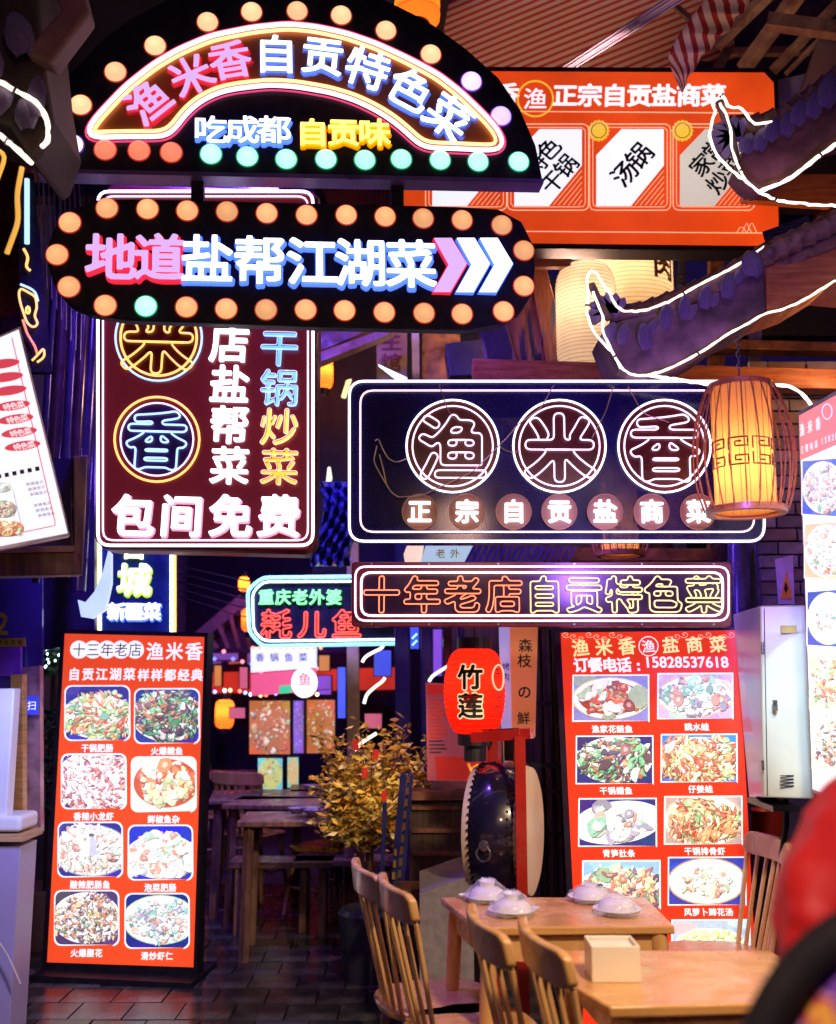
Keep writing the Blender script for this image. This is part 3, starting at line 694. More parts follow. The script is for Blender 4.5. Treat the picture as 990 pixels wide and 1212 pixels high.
for ch, x in zip('正宗自贡盐商菜', (497, 553, 608, 662, 716, 771, 826)):
    s.prism('small_disc', circ(x, 606, 21), .001, .006, mat('brown_disc', (.28, .12, .07), .4, 0, .2, 12))
    line(s, circ(x, 606, 21), mat('brown_disc_rim', (.42, .2, .12), .3), .007, .7, 'disc_rim', True)
    channel_letter(s, ch, x, 606, 27, wf, MATS['letter_side_white'], 0, .026, depth=.008)
# wires, and tubes standing in for a fairy light reflection, set before the face
wr = mat('copper_wire', (.45, .33, .18), .3, .8)
for pts in ([(520, 458), (532, 492), (540, 500)], [(655, 458), (640, 485), (612, 505), (600, 520), (560, 560), (500, 588), (472, 590)], [(725, 460), (716, 490), (700, 520)], [(742, 460), (752, 478), (760, 492), (790, 502)], [(592, 530), (600, 538), (615, 536)]):
    s.neon_path('cable', pts, wr, .03, .6, False, 4, 2)
for pts in ([(445, 524), (449, 520), (452, 530), (460, 545), (470, 550), (482, 545)], [(447, 530), (443, 548), (452, 565), (464, 585), (472, 590)], [(450, 540), (454, 555), (458, 575)]):
    s.neon_path('fairy_reflection', pts, mat('gold_reflection', (.7, .55, .25), .3, .7), .035, .7, False, 3, 2)

# ---- long narrow neon sign
s = Sign('long_narrow_neon_sign', 'long narrow maroon neon sign right under the wide see-through sign', 'shop sign', (418, 735), (865, 736), 4.05, 4.0)
s.prism('back_panel', rrect(416, 665, 867, 742, 5), -.03, 0, mat('maroon_clear_panel', (.12, .015, .035), .2, .1, .3, 6, .03, alpha=.96), bev=.004)
s.prism('inner_panel', rrect(432, 682, 852, 725, 6), .001, .004, mat('dark_violet_panel', (.03, .012, .06), .15, 0, .5, 5, .02))
s.neon_path('neon_tube', rrect(421, 671, 862, 735, 9), pinkw_n, .012, 1.25, step=5, it=1)
s.neon_path('neon_tube', rrect(428, 678, 855, 729, 8), white_n, .012, 1.4, step=5, it=1)
for i, (ch, x) in enumerate(zip('十年老店自贡特色菜', (452, 500, 548, 597, 644, 691, 738, 784, 832))):
    s.neon_char('neon_character', ch, x, 704, 42, red_n if i < 4 else cream_n, .016, .03, .85, it=2)
for x in (440, 508, 590, 680, 760, 845):
    for y in (667.5, 739): s.prism('screw', circ(x, y, 1.3, 8), .001, .004, steel)

# ---- cyan bordered sign further back
s = Sign('cyan_bordered_fish_sign', 'cyan neon bordered sign with green and red characters, half behind the long narrow sign', 'shop sign', (296, 765), (470, 763), 6.6, 6.5)
b = [(470, 682), (311, 684), (294, 699), (296, 749), (311, 765), (470, 762)]
s.prism('board', b, -.06, 0, mat('deep_blue_black_board', (.012, .012, .04), .3))
s.neon_path('neon_tube', b, cyan_n, .02, 2.2, False, 6, 1)
s.neon_path('neon_tube', [(470, 688), (313, 689), (300, 701), (301, 747), (313, 759), (470, 757)], glow('neon_cyan_white', (.7, .92, 1), 2.6), .02, 1.4, False, 6, 1)
for i, ch in enumerate('重庆老外婆'): channel_letter(s, ch, 316 + i * 20, 707, 18, green_n, green_n, 0, .025, depth=.01)
for ch, x, z_ in (('耗', 328, 35), ('儿', 370, 32), ('鱼', 411, 34)): s.neon_char('neon_character', ch, x, 739, z_, red2_n, .02, .01, 1.0, it=1, sx=1.05)

# ---- blue vertical sign behind the left menu board
s = Sign('blue_vertical_neon_sign', 'blue vertical sign with yellow and white characters above the left menu board', 'shop sign', (118, 790), (205, 790), 6.4, 6.5)
s.prism('board', [(118, 600), (206, 600), (206, 800), (118, 800)], -.08, 0, mat('royal_blue_panel', (.01, .025, .16), .25))
for x in (118.5, 203):
    s.neon_path('neon_tube', [(x, 602), (x, 798)], glow('neon_plain_white', (.85, .95, 1), 2.8), .02, 1.9, False); s.neon_path('neon_tube', [(x + (4 if x > 150 else -4), 602), (x + (4 if x > 150 else -4), 798)], glow('neon_yellow', (1, .65, .1), 1.4), .01, 1.8, False)
channel_letter(s, '城', 159, 686, 37, glow('letter_face_lime_white', (.9, 1, .6), 3), glow('letter_side_lime', (.7, 1, .1), 2), 0, .03, halo=glow('letter_halo_lime', (.5, .8, .05), .8))
channel_letter(s, '蓉', 159, 645, 33, MATS['letter_face_lime_white'], MATS['letter_side_lime'], 0, .03)
for i, ch in enumerate('新疆菜'): channel_letter(s, ch, 138 + i * 21, 724, 20, wf, bs, 0, .035, halo=bh)
# ---- left menu light box
prn = print_mat('backlit_print', 1.0)
orl = glow('vermilion_backlit_film', (.92, .080, .020), .76, .3, var=.15)
s = Sign('left_menu_light_box', 'orange menu light box standing on the pavement with eight dish photos in two columns', 'menu board', (54, 1145), (231, 1152), 5.55, 5.45)
s.prism('case', [(72, 745), (246, 749), (233, 1157), (49, 1149)], -.10, -.002, black)
s.prism('face_panel', [(77, 750), (242, 754), (229, 1145), (56, 1139)], -.001, .003, orl)
s.prism('plinth', [(50, 1147), (236, 1156), (236, 1168), (50, 1166)], -.28, .12, black)
for i in range(5): s.prism('title_disc', circ(94 + i * 16.6, 769, 10.6, 28), .004 + i * .0004, .0045 + i * .0004, pw)
text(s, '十三年老店', 127.5, 769, 16, 16.6, .0068, mat('print_dark_red', (.2, .03, .02), .5, bump=0), off=-.005)
text(s, '渔米香', 207, 771, 21, 23, .005, pw, off=.02)
text(s, '自贡江湖菜', 121, 798, 14.5, 16.3, .005, pw, off=.03); text(s, '样样都经典', 202, 799, 14, 15.8, .005, pw, off=.03)
caps = [['干锅肥肠', '火爆鳝鱼'], ['香辣小龙虾', '鲜椒鱼杂'], ['酸辣肥肠鱼', '泡菜肥肠'], ['火爆腰花', '滑炒虾仁']]
spec = [[dict(pal='green', flow=.5, sz=1.1, elong=6, n=520, plate=(1, 1, 1), food=.98, rx=.56, ry=.42, off=(0, -.06)), dict(pal='eel', flow=.2, sz=1.25, n=380, food=.95, plate=(.95, .97, 1), rx=.56, ry=.48, elong=5, bgc=(.04, .06, .3))],
        [dict(pal='crayfish', food=1.15, rx=.64, ry=.56, elong=4.5, n=650, flow=2.6, sz=.8), dict(pal='fish', rx=.52, ry=.46, plate=(.60, .12, .06), food=.80, bgc=(.95, .93, .95), elong=1.5, sz=1.5, n=170, off=(.04, .02))],
        [dict(pal='hotpot', rx=.60, ry=.46, food=.96, flow=1.3, elong=7, sz=.9, n=560, special='chimney', off=(.02, -.02), bgc=(.04, .04, .25), rim=(.35, .37, .4)), dict(pal='soup', rx=.58, ry=.42, off=(.02, -.07), food=.95, sz=1.6, n=160, elong=2, bgc=(.03, .05, .5), special='sprig')],
        [dict(pal='mix', rx=.55, ry=.48, food=.92, sz=.6, n=800, elong=4, bgc=(.08, .05, .15)), dict(pal='pale', rx=.58, ry=.44, off=(.05, .02), food=.8, bgc=(.02, .03, .22), rim=(.5, .75, .4))]]
for r_ in range(4):
    for c_ in range(2):
        cx = (115.5, 198)[c_] - r_ * (4.2 if c_ == 0 else 3.9); cy = (844, 847.5)[c_] + r_ * 80.8
        dish(s, cx, cy, 75 - r_ * .3, 63, seed=11 + r_ * 2 + c_, z=.004, rnd=8, **spec[r_][c_])
        text(s, caps[r_][c_], cx, cy + 41.5, 9.5, 9.6, .005, pw, off=.03, name='caption')

# ---- right menu light box
s = Sign('right_menu_light_box', 'red menu light box with phone number and framed dish photos behind the wooden tables', 'menu board', (680, 1140), (897, 1140), 4.75, 4.55, lean=R(-1))
red = glow('scarlet_backlit_film', (.90, .045, .014), .72, .3, var=.16)
def Lx(y): return 664 + (y - 748) * .0475
def Rx(y): return 874 + (y - 745) * .056
s.prism('case', [(657, 745), (877, 742), (Rx(1330) + 4, 1330), (Lx(1330) - 8, 1335)], -.14, -.002, mat('navy_frame', (.03, .02, .06), .35, .3))
s.prism('face_panel', [(Lx(748), 749), (874, 746), (Rx(1322) - 2, 1322), (Lx(1325), 1325)], -.001, .003, red)
text(s, '渔米香', 715, 766, 20, 27.5, .005, glow('print_pale_yellow', (1, .85, .35), .95, sampling='NONE'), off=.02, rot=R(2)); text(s, '盐商菜', 822, 763, 19, 28, .005, MATS['print_pale_yellow'], off=.02, rot=R(1))
line(s, circ(768, 765, 11.5), pw, .004, .55, 'logo_ring', True); text(s, '渔', 768, 765, 15, 1, .005, pw, name='logo_mark')
text(s, '订餐电话:', 722, 787, 17, 17, .005, pw, off=.035); text(s, '15828537618', 812.5, 783.5, 17, 9.1, .005, pw, off=.02, name='phone_number')
scr = MB()
for sgn in (1, -1):
    for k in range(9):
        x = 768 + sgn * (24 + k * 9.2) if sgn > 0 else 768 - (24 + k * 9.2); y = 756 - (k % 3) * 2.4
        q = [s.L(x + 5.5 * t / 14 * math.cos(t * .62) * sgn, y + 4 * t / 14 * math.sin(t * .62)) for t in range(15)]
        scr.tube([(p.x, p.y, .004) for p in q], .0012, 4)
part('scroll_border', scr, glow('print_pale_gold', (1, .62, .4), .8, sampling='NONE'), s.root)
rows = [[(723, 826.5, 91, 56, '渔家花鲢鱼'), (823, 824, 90, 55, '跳水蛙')], [(727.5, 899.5, 92, 58, '干锅鳝鱼'), (827.5, 897.5, 91, 58, '仔姜蛙')],
        [(731, 973.5, 93, 58, '青笋肚条'), (832.5, 971, 93, 58, '干锅排骨虾')], [(735.5, 1047, 93, 58, '跳水鱼'), (837, 1043, 93, 58, '风萝卜蹄花汤')], [(739, 1120, 94, 58, '酸菜鱼'), (841.5, 1116, 94, 56, '蛋花汤')]]
spec = [[dict(pal='redsoup', broth=(.42, .07, .04), rim=(.75, .68, .35), rx=.50, ry=.44, food=.72, special='sprig', sz=1.9, n=70, elong=2.4, bgc=(.25, .25, .6)), dict(pal='pale', rim=(.72, .55, .25), broth=(.9, .82, .75), rx=.50, ry=.45, food=.85, special='sprig', sz=1.0, n=240, elong=1.7, bgc=(.6, .45, .75))],
        [dict(pal='eel', rx=.50, ry=.50, food=.88, flow=.9, sz=1.2, bgc=(.04, .04, .22), elong=6), dict(pal='orange', rx=.60, ry=.50, food=1.0, flow=2.2, elong=5, n=520, bgc=(.05, .25, .7), off=(0, -.04))],
        [dict(pal='pale', rx=.62, ry=.46, food=.62, n=60, sz=2.2, elong=3, bgc=(.04, .04, .22), tilt=.25), dict(pal='orange', rx=.50, ry=.56, food=.85, rim=(.75, .55, .4), broth=(.5, .08, .04), special='sprig', flow=1.4, elong=7, sz=1.1, bgc=(.5, .4, .35))],
        [dict(pal='mix', rx=.6, ry=.44, food=.9, sz=1.3, flow=-.4, elong=4, n=300, bgc=(.3, .55, .8), off=(0, -.08)), dict(pal='soup', rx=.50, ry=.48, food=.6, rim=(.55, .33, .12), bgc=(.04, .06, .45), special='sprig', n=150)],
        [dict(pal='soup', rx=.5, ry=.4, bgc=(.3, .4, .6)), dict(pal='yellow', rx=.5, ry=.42, bgc=(.45, .6, .75), off=(0, -.1))]]
for r_ in range(5):
    for c_ in range(2):
        cx, cy, w_, h_, cap = rows[r_][c_]; dish(s, cx, cy, w_ - 3, h_ - 3, seed=41 + r_ * 2 + c_, z=.004, **spec[r_][c_])
        text(s, cap, cx + 2, cy + 36.5, 9, 9.8, .005, pw, off=.03, name='caption')

# ---- menu board at the right edge, nearer the camera
s = Sign('edge_menu_light_box', 'tall bright menu light box jutting from the right wall beside the grey cabinet', 'menu board', (963, 935), (1120, 1010), 3.75, 2.75)
film = glow('white_backlit_film', (.95, .93, 1.0), 1.15, .3)
s.prism('case', [(944, 488), (1120, 390), (1135, 1010), (961, 938)], -.08, -.002, mat('silver_frame', (.35, .35, .4), .3, .8))
s.prism('face_panel', [(947, 492), (1120, 396), (1133, 1005), (963, 934)], -.001, .002, film)
s.prism('pink_header', [(947.5, 492), (1120, 397), (1122, 470), (949, 545)], .0025, .004, glow('pink_backlit_film', (1, .22, .22), 1.0))
text(s, '渔米香', 961, 505, 15, 9.5, .006, pw, off=.02, dy=-3.6); text(s, '订餐电话', 960, 529, 9, 5.5, .006, pw, off=.02, dy=-2.3); text(s, '158285', 986, 518, 10, 4.2, .006, pw, off=.015, dy=-1.6)
line(s, circ(981, 487, 6, 24, 9), pw, .0045, .5, 'logo_ring', True)
for i, (cy, p_, b_, sp_) in enumerate(((585, 'pale', (.1, .2, .55), None), (660, 'soup', (.75, .6, .35), 'sprig'), (740, 'pale', (.05, .1, .4), None), (815, 'orange', (.9, .75, .5), 'sprig'), (885, 'mix', (.8, .7, .6), None))):
    hx = 24; dish(s, 975 + i * 3, cy - 8, 50, 66, p_, 80 + i, .003, bgc=b_, rx=.5, ry=.47, food=.85 if i != 2 else .55, special=sp_, n=200 if i != 2 else 60)
    dish(s, 1032 + i * 3, cy - 34, 58, 72, 'mix', 90 + i, .003, bgc=b_, food=.85, n=120)

# ---- white tilted menu board at the left edge
s = Sign('left_white_menu_board', 'white backlit menu board with red ovals hanging tilted at the left edge', 'menu board', (-60, 658), (80, 632), 3.1, 3.25)
s.prism('case', [(-60, 424), (24, 386), (83, 634), (-60, 662)], -.05, -.002, mat('silver_frame', (.3, .3, .3), .3))
s.prism('face_panel', [(-60, 426), (22, 390), (80, 631), (-60, 658)], -.001, .002, glow('cool_backlit_film', (.86, .84, 1.0), 1.1))
rl = glow('print_rose', (.75, .06, .10), .75, sampling='NONE'); dk = mat('print_navy', (.03, .03, .12), .5, bump=0)
line(s, [(14, 400), (66, 622), (-50, 646)], rl, .003, .6)
for k in range(7):
    x, y = 2 + k * 4.1, 431 + k * 15.8 + (2 if k > 2 else 0)
    s.prism('red_oval', [(x + 21 * math.cos(a) + 3 * math.sin(a), y - 4 * math.cos(a) * .9 + 5.2 * math.sin(a)) for a in [2 * math.pi * i / 28 for i in range(28)]], .003, .0036, rl)
    if k > 2: text(s, '特色菜', x + 2, y, 8, 8.5, .004, pw, off=.01, rot=R(10))
text(s, '▬▬▬▬▬▬', 18, 560, 7, 10, .004, dk, rot=R(10), off=0) if False else None
for k in range(6): s.prism('printed_block', [(k * 9 - 4, 562 - k * 1.8), (k * 9 + 1, 561 - k * 1.8), (k * 9 + 2, 566 - k * 1.8), (k * 9 - 3, 567 - k * 1.8)], .003, .0036, dk)
for k in range(6): text(s, '麻辣鱼片', 41 + k * 2.4 + (k // 3) * 2, 572 + k * 6 + (k // 3) * 7, 4.5, 5.4, .004, dk, rot=R(10), off=.0, name='caption')
line(s, [(14, 575), (26, 625)], dk, .003, .3)
dish(s, 0, 577, 30, 15, 'pale', 101, .003, frame=False, bgc=(.9, .9, .95)); dish(s, 2, 603, 36, 22, 'mix', 102, .003, frame=False, bgc=(.9, .9, .95), plate=(.2, .22, .35)); dish(s, 8, 626, 42, 20, 'orange', 103, .003, frame=False, bgc=(.92, .9, .95), plate=(.75, .1, .05))

# wooden window box below the white board
s = Sign('wooden_window_frame', 'brown wooden window frame behind the tilted white menu board', 'window', (-60, 684), (100, 678), 3.9, 4.1)
wd = wood('stained_brown_wood', (.06, .02, .008), (.20, .075, .03), .4, .2, (8, 1, 8), 5)
for nm, q in (('bottom_rail', [(-60, 655), (97, 653), (98, 680), (-60, 684)]), ('right_stile', [(86, 540), (104, 538), (98, 680), (87, 652)]), ):
    s.prism(nm, q, -.10, 0, wd, bev=.006)
s.prism('glass_pane', [(-60, 540), (88, 540), (88, 652), (-60, 655)], -.06, -.05, mat('violet_dark_glass', (.05, .03, .16), .06, 0, .2, 3, 0, alpha=.9))
s.prism('inner_bead', [(-60, 648), (88, 646), (88, 653), (-60, 656)], -.04, .006, wood('light_bead_wood', (.16, .07, .03), (.3, .13, .06), .4))

# ---- colourful neon on the left wall
s = Sign('face_shaped_neon_sign', 'narrow dark sign edge with blue tube and yellow neon drawing at the left wall', 'neon sign', (22, 430), (60, 434), 4.7, 4.75)
s.prism('board', [(20, 205), (40, 205), (62, 440), (26, 440)], -.05, 0, black)
s.neon_path('neon_tube', [(32, 214), (32, 290)], blue_n, .02, 2.8, False); s.neon_path('neon_tube', [(28, 296), (34, 306), (30, 318), (36, 322)], yel_n, .02, 1.6, False, 3)
fx = [[(24, 342), (34, 348), (42, 352), (44, 366), (40, 376), (46, 384), (40, 390), (32, 384), (28, 372), (24, 360), (22, 348)], [(31, 365), (34, 362), (36, 370), (33, 375), (30, 370)], [(27, 380), (32, 396), (42, 412), (44, 420)], [(38, 428), (46, 420), (52, 412), (53, 424), (44, 430)], [(24, 338), (32, 341), (42, 346), (45, 358)]]
for i, q in enumerate(fx): s.neon_path('neon_tube', q, [yel_n, glow('neon_yellow', (1, .7, .1), 2), red_n, yel_n, blue_n][i], .02, 1.3, i < 2, 3, 2)
# ================================================================= THE SETTING
def pslab(mb, pts, Y, th, mi=0):
    """an upright slab whose front face stands at distance Y (or a Y per corner) and has real thickness th"""
    n = len(pts); Ys = Y if isinstance(Y, (list, tuple)) else [Y] * n
    fr = [at(p[0], p[1], y) for p, y in zip(pts, Ys)]; bk = [q + Vector((0, th, 0)) for q in fr]
    a = sum(fr[i].x * fr[(i + 1) % n].z - fr[(i + 1) % n].x * fr[i].z for i in range(n))
    f = list(range(n)); b = [i + n for i in f]; fs = [f if a > 0 else f[::-1], b[::-1] if a > 0 else b]
    for i in range(n):
        j = (i + 1) % n; fs.append((i, i + n, j + n, j) if a > 0 else (j, j + n, i + n, i))
    return mb.add(fr + bk, fs, mi=mi)
def pthing(name, label, cat, pix, Y, group=None):
    return thing(name, at(pix[0], pix[1], Y), label, cat, group)
def ppart(name, pts, Y, th, m, par, bev=0, label=None):
    o = part(name, pslab(MB(), pts, Y, th), m, par, base=par.location if par else None, label=label)
    if bev: bevel(o, bev)
    return o
def wpart(name, mb, m, par, smooth=False, ang=40):
    return part(name, mb, m, par, smooth, base=par.location, ang=ang)

pave = mat('dark_wet_paving', (.16, .15, .19), .42, 0, .45, 5, .25, dirt=.5)
g = struct('ground', MB().box((0, 8, -.06), (60, 60, .10)), mat('mortar_ground', (.05, .045, .06), .6, 0, .4, 30, .3))
rg = random.Random(3)
slabs = []
for k in range(4):
    mb = MB().box((0, 0, 0), (.232, .232, .03)); me = mb.mesh('paving_slab', mat('paving_slab_%s' % ('dark', 'mid', 'light', 'brown')[k], [(.05, .05, .075), (.065, .065, .09), (.085, .08, .105), (.075, .06, .085)][k], .24, 0, .45, 7, .35, dirt=.6)); slabs.append(me)
for i in range(-12, 4):
    for j in range(15):
        o = link('paving_slab', rg.choice(slabs), g); o.location = (i * .24 + (.12 if j % 2 else 0), 4.5 + j * .24, .004 + rg.uniform(-.003, .003)); o.rotation_euler = (rg.uniform(-.006, .006), rg.uniform(-.006, .006), 0)

# left building: a receding dark wall with pipes and posts
cv = thing('sky_mask', at(150, -60, 6.0), 'black sheet added over the left of the alley to hide the sky above the arched sign', 'backdrop')
ppart('mask_sheet', [(-300, -400), (600, -400), (520, 60), (470, 200), (-300, 240)], [4.6, 4.6, 6.6, 7.0, 7.0], .1, mat('black_mask_sheet', (.010, .008, .014), .7, 0, .4, 5, .2), cv)  # added black sheet that blanks out the sky behind the arch
t = thing('left_building', (-2.2, 7, 0), 'dark shop building receding along the left side of the alley', 'building')
wallm = mat('dark_plaster', (.05, .045, .09), .6, 0, .4, 3, .2, dirt=.5)
wpart('wall', MB().box((-2.55, 7.4, 2.6), (.5, 5.6, 5.2)), wallm, t)
post = mat('dark_lacquered_post', (.05, .02, .035), .18, 0, .4, 8, .05, coat=.7)
for k, (px, Y, y0, y1, r_) in enumerate(((58, 4.9, 190, 690, .018), (70, 5.0, 190, 660, .03), (84, 5.0, 180, 610, .022), (96, 5.3, 190, 560, .03), (106, 5.6, 190, 700, .045))):
    a = at(px, 430, Y); z0 = at(px, y1, Y).z; z1 = at(px, y0, Y).z
    wpart('pipe', MB().tube([(a.x, Y, z0), (a.x, Y, z1)], r_, 14), post if k % 2 else mat('violet_gloss_pipe', (.045, .028, .10), .15, .3, .3, 9, .03), t, True)
ppart('shutter_panel', [(48, 530), (112, 528), (112, 760), (48, 770)], 5.9, .05, mat('violet_shutter', (.05, .035, .12), .3, .2, .3, 5, .05), t)
ppart('crossbeam', [(30, 232), (330, 228), (330, 214), (30, 216)], 4.9, .1, post, t)
for k in range(9):
    a = at(30 + k * 3 - (k % 3) * 2, 200, 4.7 + k * .05)
    wpart('cable', MB().tube([at(44 + k * 6, 190, 4.7), at(46 + k * 6.5, 240 + k * 9, 4.75), at(50 + k * 5.6, 330 + k * 12, 4.8)], .004, 5), mat('violet_cable', (.06, .04, .10), .3), t, True)
# brown upper facade left, seen in the corner under the white LED rope
t = thing('left_upper_facade', at(20, 450, 5.2), 'dim orange-brown upper shopfront behind the left neon drawing', 'building')
ppart('wall', [(-80, 190), (30, 190), (34, 385), (-80, 400)], 5.2, .2, mat('rust_wall', (.22, .05, .02), .5, 0, .4, 4, .2), t)
ppart('ledge', [(-80, 380), (40, 372), (40, 392), (-80, 402)], 5.0, .1, post, t)

# right building: brick pier, timber interior
t = thing('right_shop_building', (1.7, 5.4, 0), 'timber and brick restaurant front on the right with dark beams and lit wood panels', 'building')
brick_pts = []
mort = mat('mortar', (.10, .09, .11), .7)
wpart('pier_core', MB().box((1.995, 5.33, 1.35), (.55, .3, 2.9)), mort, t)
bmats = [mat('brick_%s' % n_, c_, .6, 0, .35, 18, .35) for n_, c_ in (('grey', (.11, .10, .14)), ('dark', (.07, .065, .10)), ('brown', (.11, .08, .09)), ('pale', (.15, .14, .18)))]
bme = [[MB().box((0, 0, 0), (w_, .03, .058)).mesh('brick', m_) for m_ in bmats] for w_ in (.19, .09)]
for j in range(26):
    z = 1.62 + j * .068 - .2; x = 1.73; half = j % 2
    while x < 2.25:
        w_ = .09 if (half and x < 1.75) else .19
        o = link('brick', rg.choice(bme[1 if w_ == .09 else 0]), t); bevel(o, .004, 1) if 0 else None
        o.location = Vector((x + w_ / 2, 5.168 + rg.uniform(-.004, .004), z)) - t.location; o.rotation_euler = (0, rg.uniform(-.01, .01), rg.uniform(-.01, .01)); x += w_ + .010
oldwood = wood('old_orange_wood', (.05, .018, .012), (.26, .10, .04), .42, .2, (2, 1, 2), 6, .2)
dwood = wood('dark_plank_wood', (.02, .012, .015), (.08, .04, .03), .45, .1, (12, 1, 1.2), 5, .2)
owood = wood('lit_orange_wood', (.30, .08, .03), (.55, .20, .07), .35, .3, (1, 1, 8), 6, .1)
# plank back wall
x = 60
for k in range(17):
    X0 = .28 + k * .19
    o = part('plank', MB().box((X0, 6.9 + (k % 2) * .012, 1.6), (.184, .04, 3.4)), dwood, t, base=t.location)
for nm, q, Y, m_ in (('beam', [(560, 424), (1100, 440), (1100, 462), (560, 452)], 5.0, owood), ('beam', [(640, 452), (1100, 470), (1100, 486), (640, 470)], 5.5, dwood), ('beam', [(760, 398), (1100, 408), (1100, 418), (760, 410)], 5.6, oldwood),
                     ('beam', [(640, 648), (950, 650), (950, 664), (640, 664)], 5.4, oldwood), ('post', [(852, 470), (868, 470), (872, 1120), (856, 1120)], 5.35, dwood), ('dark_gap_slab', [(780, 360), (1100, 352), (1100, 396), (780, 398)], 6.0, mat('black_gap', (.01, .008, .012), .6))):  # the last slab is painted black for the dark gap above the beams
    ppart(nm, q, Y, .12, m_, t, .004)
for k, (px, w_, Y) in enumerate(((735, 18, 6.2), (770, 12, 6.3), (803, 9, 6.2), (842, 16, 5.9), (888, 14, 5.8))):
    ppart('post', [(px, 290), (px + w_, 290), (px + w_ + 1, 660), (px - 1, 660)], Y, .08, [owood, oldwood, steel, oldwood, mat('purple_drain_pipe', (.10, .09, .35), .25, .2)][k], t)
for nm, px, w_, Y in (('post', 640, 10, 5.5), ('post', 655, 6, 5.6)): ppart(nm, [(px, 735), (px + w_, 735), (px + w_ + 4, 1140), (px + 3, 1140)], Y, .08, dwood, t)
bl = wpart('drain_pipe', MB().tube([at(872, 640, 5.2), at(873, 760, 5.2)], .045, 16), mat('purple_drain_pipe', (.10, .09, .35), .25), t, True)

# sky-side structures at the end of the alley
t = thing('end_building', (-.8, 12, 0), 'dark building closing off the far end of the alley with a strip of red lights', 'building')
wpart('wall', MB().box((-1.2, 12.6, 1.6), (9, .4, 3.2)), mat('dark_end_wall', (.04, .025, .06), .6, 0, .4, 2), t)
ppart('red_lit_band', [(180, 798), (470, 790), (470, 816), (180, 822)], 11.8, .1, glow('red_lit_film', (1, .05, .03), .55, var=.6), t)
ppart('blue_lit_band', [(180, 820), (470, 814), (470, 836), (180, 838)], 11.9, .1, mat('dark_blue_band', (.02, .02, .12), .4), t)
for k in range(7): ppart('window', [(205 + k * 22, 765), (217 + k * 22, 764), (217 + k * 22, 785), (205 + k * 22, 786)], 12.3, .05, glow('window_violet_glow', (.35, .12, .5), .45) if k % 3 else glow('window_red_glow', (.9, .15, .08), .5), t)
t = thing('pitched_roof_house', at(260, 760, 10.5), 'small pitched roof house dimly lit behind the left menu board', 'building')
ppart('roof', [(215, 762), (300, 690), (420, 690), (420, 702), (305, 704), (226, 770)], 10.2, .5, mat('pale_roof_edge', (.30, .22, .25), .5), t)
ppart('gable_wall', [(230, 772), (303, 706), (420, 706), (420, 772)], 10.5, .4, mat('dusky_wall', (.07, .05, .12), .6), t)
for k in range(5): ppart('roof_slat', [(232 + k * 13, 766 - k * 11.2), (236 + k * 13, 763 - k * 11.2), (246 + k * 13, 766), (242 + k * 13, 768)], 10.15, .03, mat('pale_roof_edge', (.3, .22, .25)), t)

# ---------------------------------------------------------------- awning
def striped(name, c1, c2, n):
    m, t_, p = new_mat(name); N = t_.nodes; L = t_.links
    uv = N.new('ShaderNodeUVMap'); sp = N.new('ShaderNodeSeparateXYZ'); L.new(uv.outputs[0], sp.inputs[0])
    a = N.new('ShaderNodeMath'); a.operation = 'MULTIPLY'; a.inputs[1].default_value = n; L.new(sp.outputs[1], a.inputs[0])
    b = N.new('ShaderNodeMath'); b.operation = 'FRACT'; L.new(a.outputs[0], b.inputs[0])
    c = N.new('ShaderNodeMath'); c.operation = 'GREATER_THAN'; c.inputs[1].default_value = .45; L.new(b.outputs[0], c.inputs[0])
    mm = N.new('ShaderNodeMix'); mm.data_type = 'RGBA'; mm.inputs[6].default_value = (*c1, 1); mm.inputs[7].default_value = (*c2, 1)
    L.new(c.outputs[0], mm.inputs[0]); L.new(mm.outputs[2], p.inputs['Base Color']); p.inputs['Roughness'].default_value = .7
    return m
t = thing('striped_awning', at(650, 60, 5.9), 'red and cream striped awning above the orange light box', 'awning')
aw = striped('striped_canvas', (.55, .03, .02), (.75, .52, .38), 27)
me = bpy.data.meshes.new('canvas'); nx, ny = 14, 10; vs = []; fs = []; uvs = []
for j in range(ny + 1):
    for i in range(nx + 1):
        u_, v_ = i / nx, j / ny; px = 440 + u_ * 430; ytop = 40 - u_ * 180; ybot = 250 - u_ * 165; py = ytop + (ybot - ytop) * v_
        q = at(px, py, 6.9 - u_ * 1.2 + .9 * v_ + .02 * math.sin(u_ * 18)); vs.append(q - t.location); uvs.append((u_, v_))
for j in range(ny):
    for i in range(nx): a = j * (nx + 1) + i; fs.append((a, a + nx + 1, a + nx + 2, a + 1))
me.from_pydata([tuple(q) for q in vs], [], fs); ul = me.uv_layers.new(name='UVMap')
for lp in me.loops: ul.data[lp.index].uv = uvs[lp.vertex_index]
me.materials.append(aw); o = link('canvas', me, t, True); sd = o.modifiers.new('thickness', 'SOLIDIFY'); sd.thickness = .006
lil = mat('lilac_metal', (.42, .32, .48), .3, .5)
for k in range(4): wpart('strut', MB().tube([at(652 + k * 5, 88, 5.5), at(806 + k * 7, -12, 4.9)], .008 if k != 1 else .014, 8), lil, t, True)
mb = MB(); T = [(846, -30), (838, -6), (816, 24), (797, 52), (790, 66), (797, 86), (806, 106)]; B = [(905, -30), (884, 0), (861, 32), (846, 46), (833, 62), (818, 82), (807, 107)]
Tq = resample([Vector(p) for p in T], 4, 3, False)[:]; n_ = len(Tq); Bq = resample([Vector(p) for p in B], 4, 1, False); vs = []; fs = []; uvs = []
